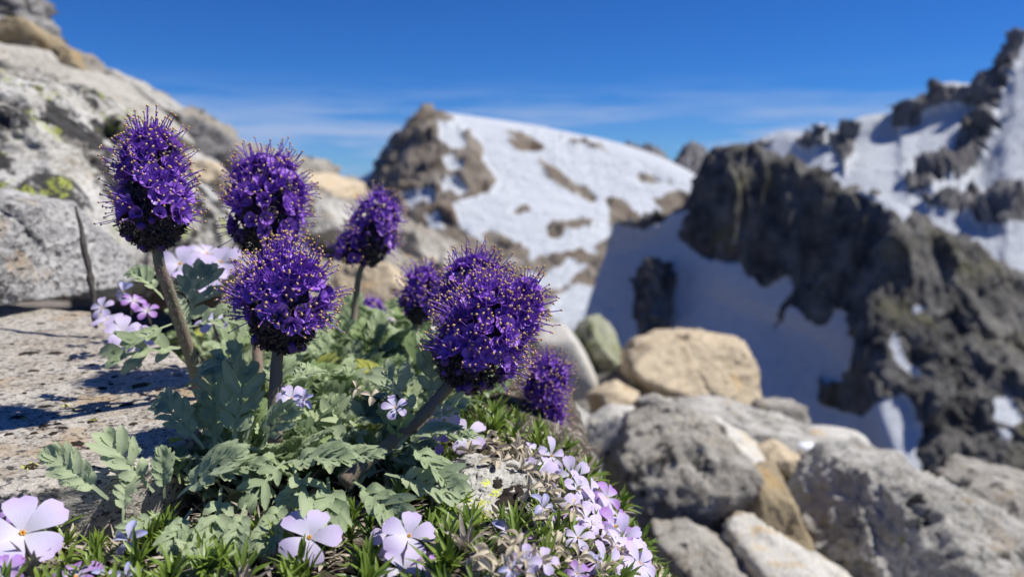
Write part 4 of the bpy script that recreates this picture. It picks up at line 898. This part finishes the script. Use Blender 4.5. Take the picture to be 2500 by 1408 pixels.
for (px, py, D, dia, kind) in [(1300,1108,.345,75,'mid'),(1345,1112,.345,70,'slim'),(1330,1140,.335,70,'mid'),(1395,1160,.335,75,'mid'),(1440,1205,.325,85,'mid'),(1455,1240,.315,85,'slim'),(1480,1255,.315,85,'mid'),(1500,1285,.31,85,'violet'),(1470,1290,.305,75,'mid'),(1520,1310,.305,85,'mid'),(1535,1345,.30,90,'mid'),(1505,1335,.295,75,'slim'),(1560,1375,.295,90,'mid'),(1475,1375,.278,95,'slim'),(1395,1290,.292,70,'violet'),(1430,1265,.30,70,'mid'),(1540,1400,.285,80,'mid'),(1420,1395,.27,60,'violet'),(1480,1215,.325,65,'violet')]:
    fl(px, py, D, dia*1.25, kind, {'mid': 'small lilac phlox flower in the crowded right rim of the mat', 'slim': 'narrow-petalled lilac phlox flower in the crowded right rim', 'violet': 'small violet phlox flower in the crowded right rim'}[kind], E, n=(random.uniform(.1,.9), random.uniform(-.7,-.1), random.uniform(.3,.8)))
for k_ in range(9):
    while True:
        px, py = random.uniform(1100, 1560), random.uniform(1200, 1400)
        if inpoly(np.array([px]), np.array([py]), [(1300,1200),(1440,1240),(1560,1400),(1180,1400),(1310,1320)])[0]: break
    c = G(px, py, .013); kind = random.choice(('mid', 'slim', 'blue', 'violet', 'blue'))
    fl(px, py, float(proj(*c)[2]), random.uniform(60, 88), kind, {'mid': 'small lilac phlox flower down inside the right part of the mat', 'slim': 'narrow-petalled lilac phlox flower down inside the right part of the mat', 'blue': 'folded blue-lilac phlox flower down inside the right part of the mat', 'violet': 'violet phlox flower down inside the right part of the mat'}[kind], 'phlox flowers inside the right part of the mat', n=(random.uniform(-.4,.6), random.uniform(-.9,-.1), random.uniform(.3,.9)))
E = 'pale phlox flowers in the shade behind the left flower stem'
for (px, py, D, dia, kind) in [(262,782,.42,70,'wide'),(300,812,.40,85,'wide'),(340,832,.39,80,'wide'),(250,752,.44,60,'mid'),(325,735,.45,60,'violet'),(300,712,.46,60,'blue'),(440,645,.50,110,'wide'),(500,670,.50,110,'wide'),(540,640,.52,100,'wide'),(470,690,.47,90,'mid'),(520,790,.40,85,'mid'),(505,620,.54,90,'mid'),(360,760,.42,60,'violet')]:
    fl(px, py, D, dia, kind, {'wide': 'broad pale lilac phlox flower behind the left flower stem', 'mid': 'small lilac phlox flower behind the left flower stem', 'violet': 'violet phlox flower beside the shaded crevice behind the left stem', 'blue': 'folded bluish phlox flower behind the left flower stem'}[kind], E, n=(random.uniform(-.2,.5), random.uniform(-.8,-.2), random.uniform(.4,.9)))
E = 'pale phlox petals showing between silvery leaves'
for (px, py, D, dia, kind) in [(712,972,.292,70,'wide'),(742,975,.292,55,'blue'),(905,968,.292,60,'dry'),(965,995,.296,65,'mid'),(1085,1025,.315,80,'wide'),(1060,1075,.32,70,'violet'),(870,950,.295,50,'dry')]:
    fl(px, py, D, dia, kind, {'wide': 'open white-lilac phlox bloom partly buried among the silvery leaves', 'mid': 'small lilac phlox bloom by the leaning stem among silvery leaves', 'blue': 'bluish folded phlox bloom beside the central stem', 'violet': 'violet phlox bloom low beside the leaning stem', 'dry': 'withered papery bloom among the silvery leaves'}[kind], E)
E = 'lilac phlox blooms at the lower left corner'
for (px, py, D, dia, kind) in [(12,1392,.226,90,'violet'),(255,1405,.235,75,'blue'),(310,1408,.236,75,'blue'),(130,1330,.25,50,'blue'),(15,1240,.262,60,'blue')]:
    fl(px, py, D, dia, kind, 'small bluish phlox bloom near the largest open flower', E)
E = 'withered beige phlox flowers on the right of the mat'
for _ in range(62):
    while True:
        px, py = random.uniform(1060, 1660), random.uniform(1040, 1405)
        if inpoly(np.array([px]), np.array([py]), [(1090,1040),(1290,1090),(1420,1200),(1640,1405),(1060,1405),(1200,1320),(1310,1300),(1290,1180),(1140,1110)])[0]: break
    c = G(px, py, .012)
    u, v_, D = proj(*c)
    fl(px, py, float(D), random.uniform(45, 75)*.28/float(D)+10, 'dry', 'withered beige phlox flower on the right side of the mat', E, n=(random.uniform(-.5,.9), random.uniform(-.8,.3), random.uniform(.1,.9)))

# ------------------------------------------------------------------ thin mountain air
hx, hy0, hy1, hz0, hz1 = 10500, -10500, 10500, -175, 760
hv = [(x, y, z) for x in (-hx, hx) for y in (hy0, hy1) for z in (hz0, hz1)]
hf = [(0,1,3,2),(4,6,7,5),(0,4,5,1),(2,3,7,6),(0,2,6,4),(1,5,7,3)]
hm = bpy.data.materials.new('thin_air'); hm.use_nodes = True; hm.node_tree.nodes.clear()
pv = hm.node_tree.nodes.new('ShaderNodeVolumePrincipled'); pv.inputs['Color'].default_value = (.75,.85,1,1); pv.inputs['Density'].default_value = 0.8e-5
om = hm.node_tree.nodes.new('ShaderNodeOutputMaterial'); hm.node_tree.links.new(pv.outputs[0], om.inputs['Volume'])
ho = ob('haze', mesh('haze', hv, hf, [hm], False)); ho['kind'] = 'stuff'
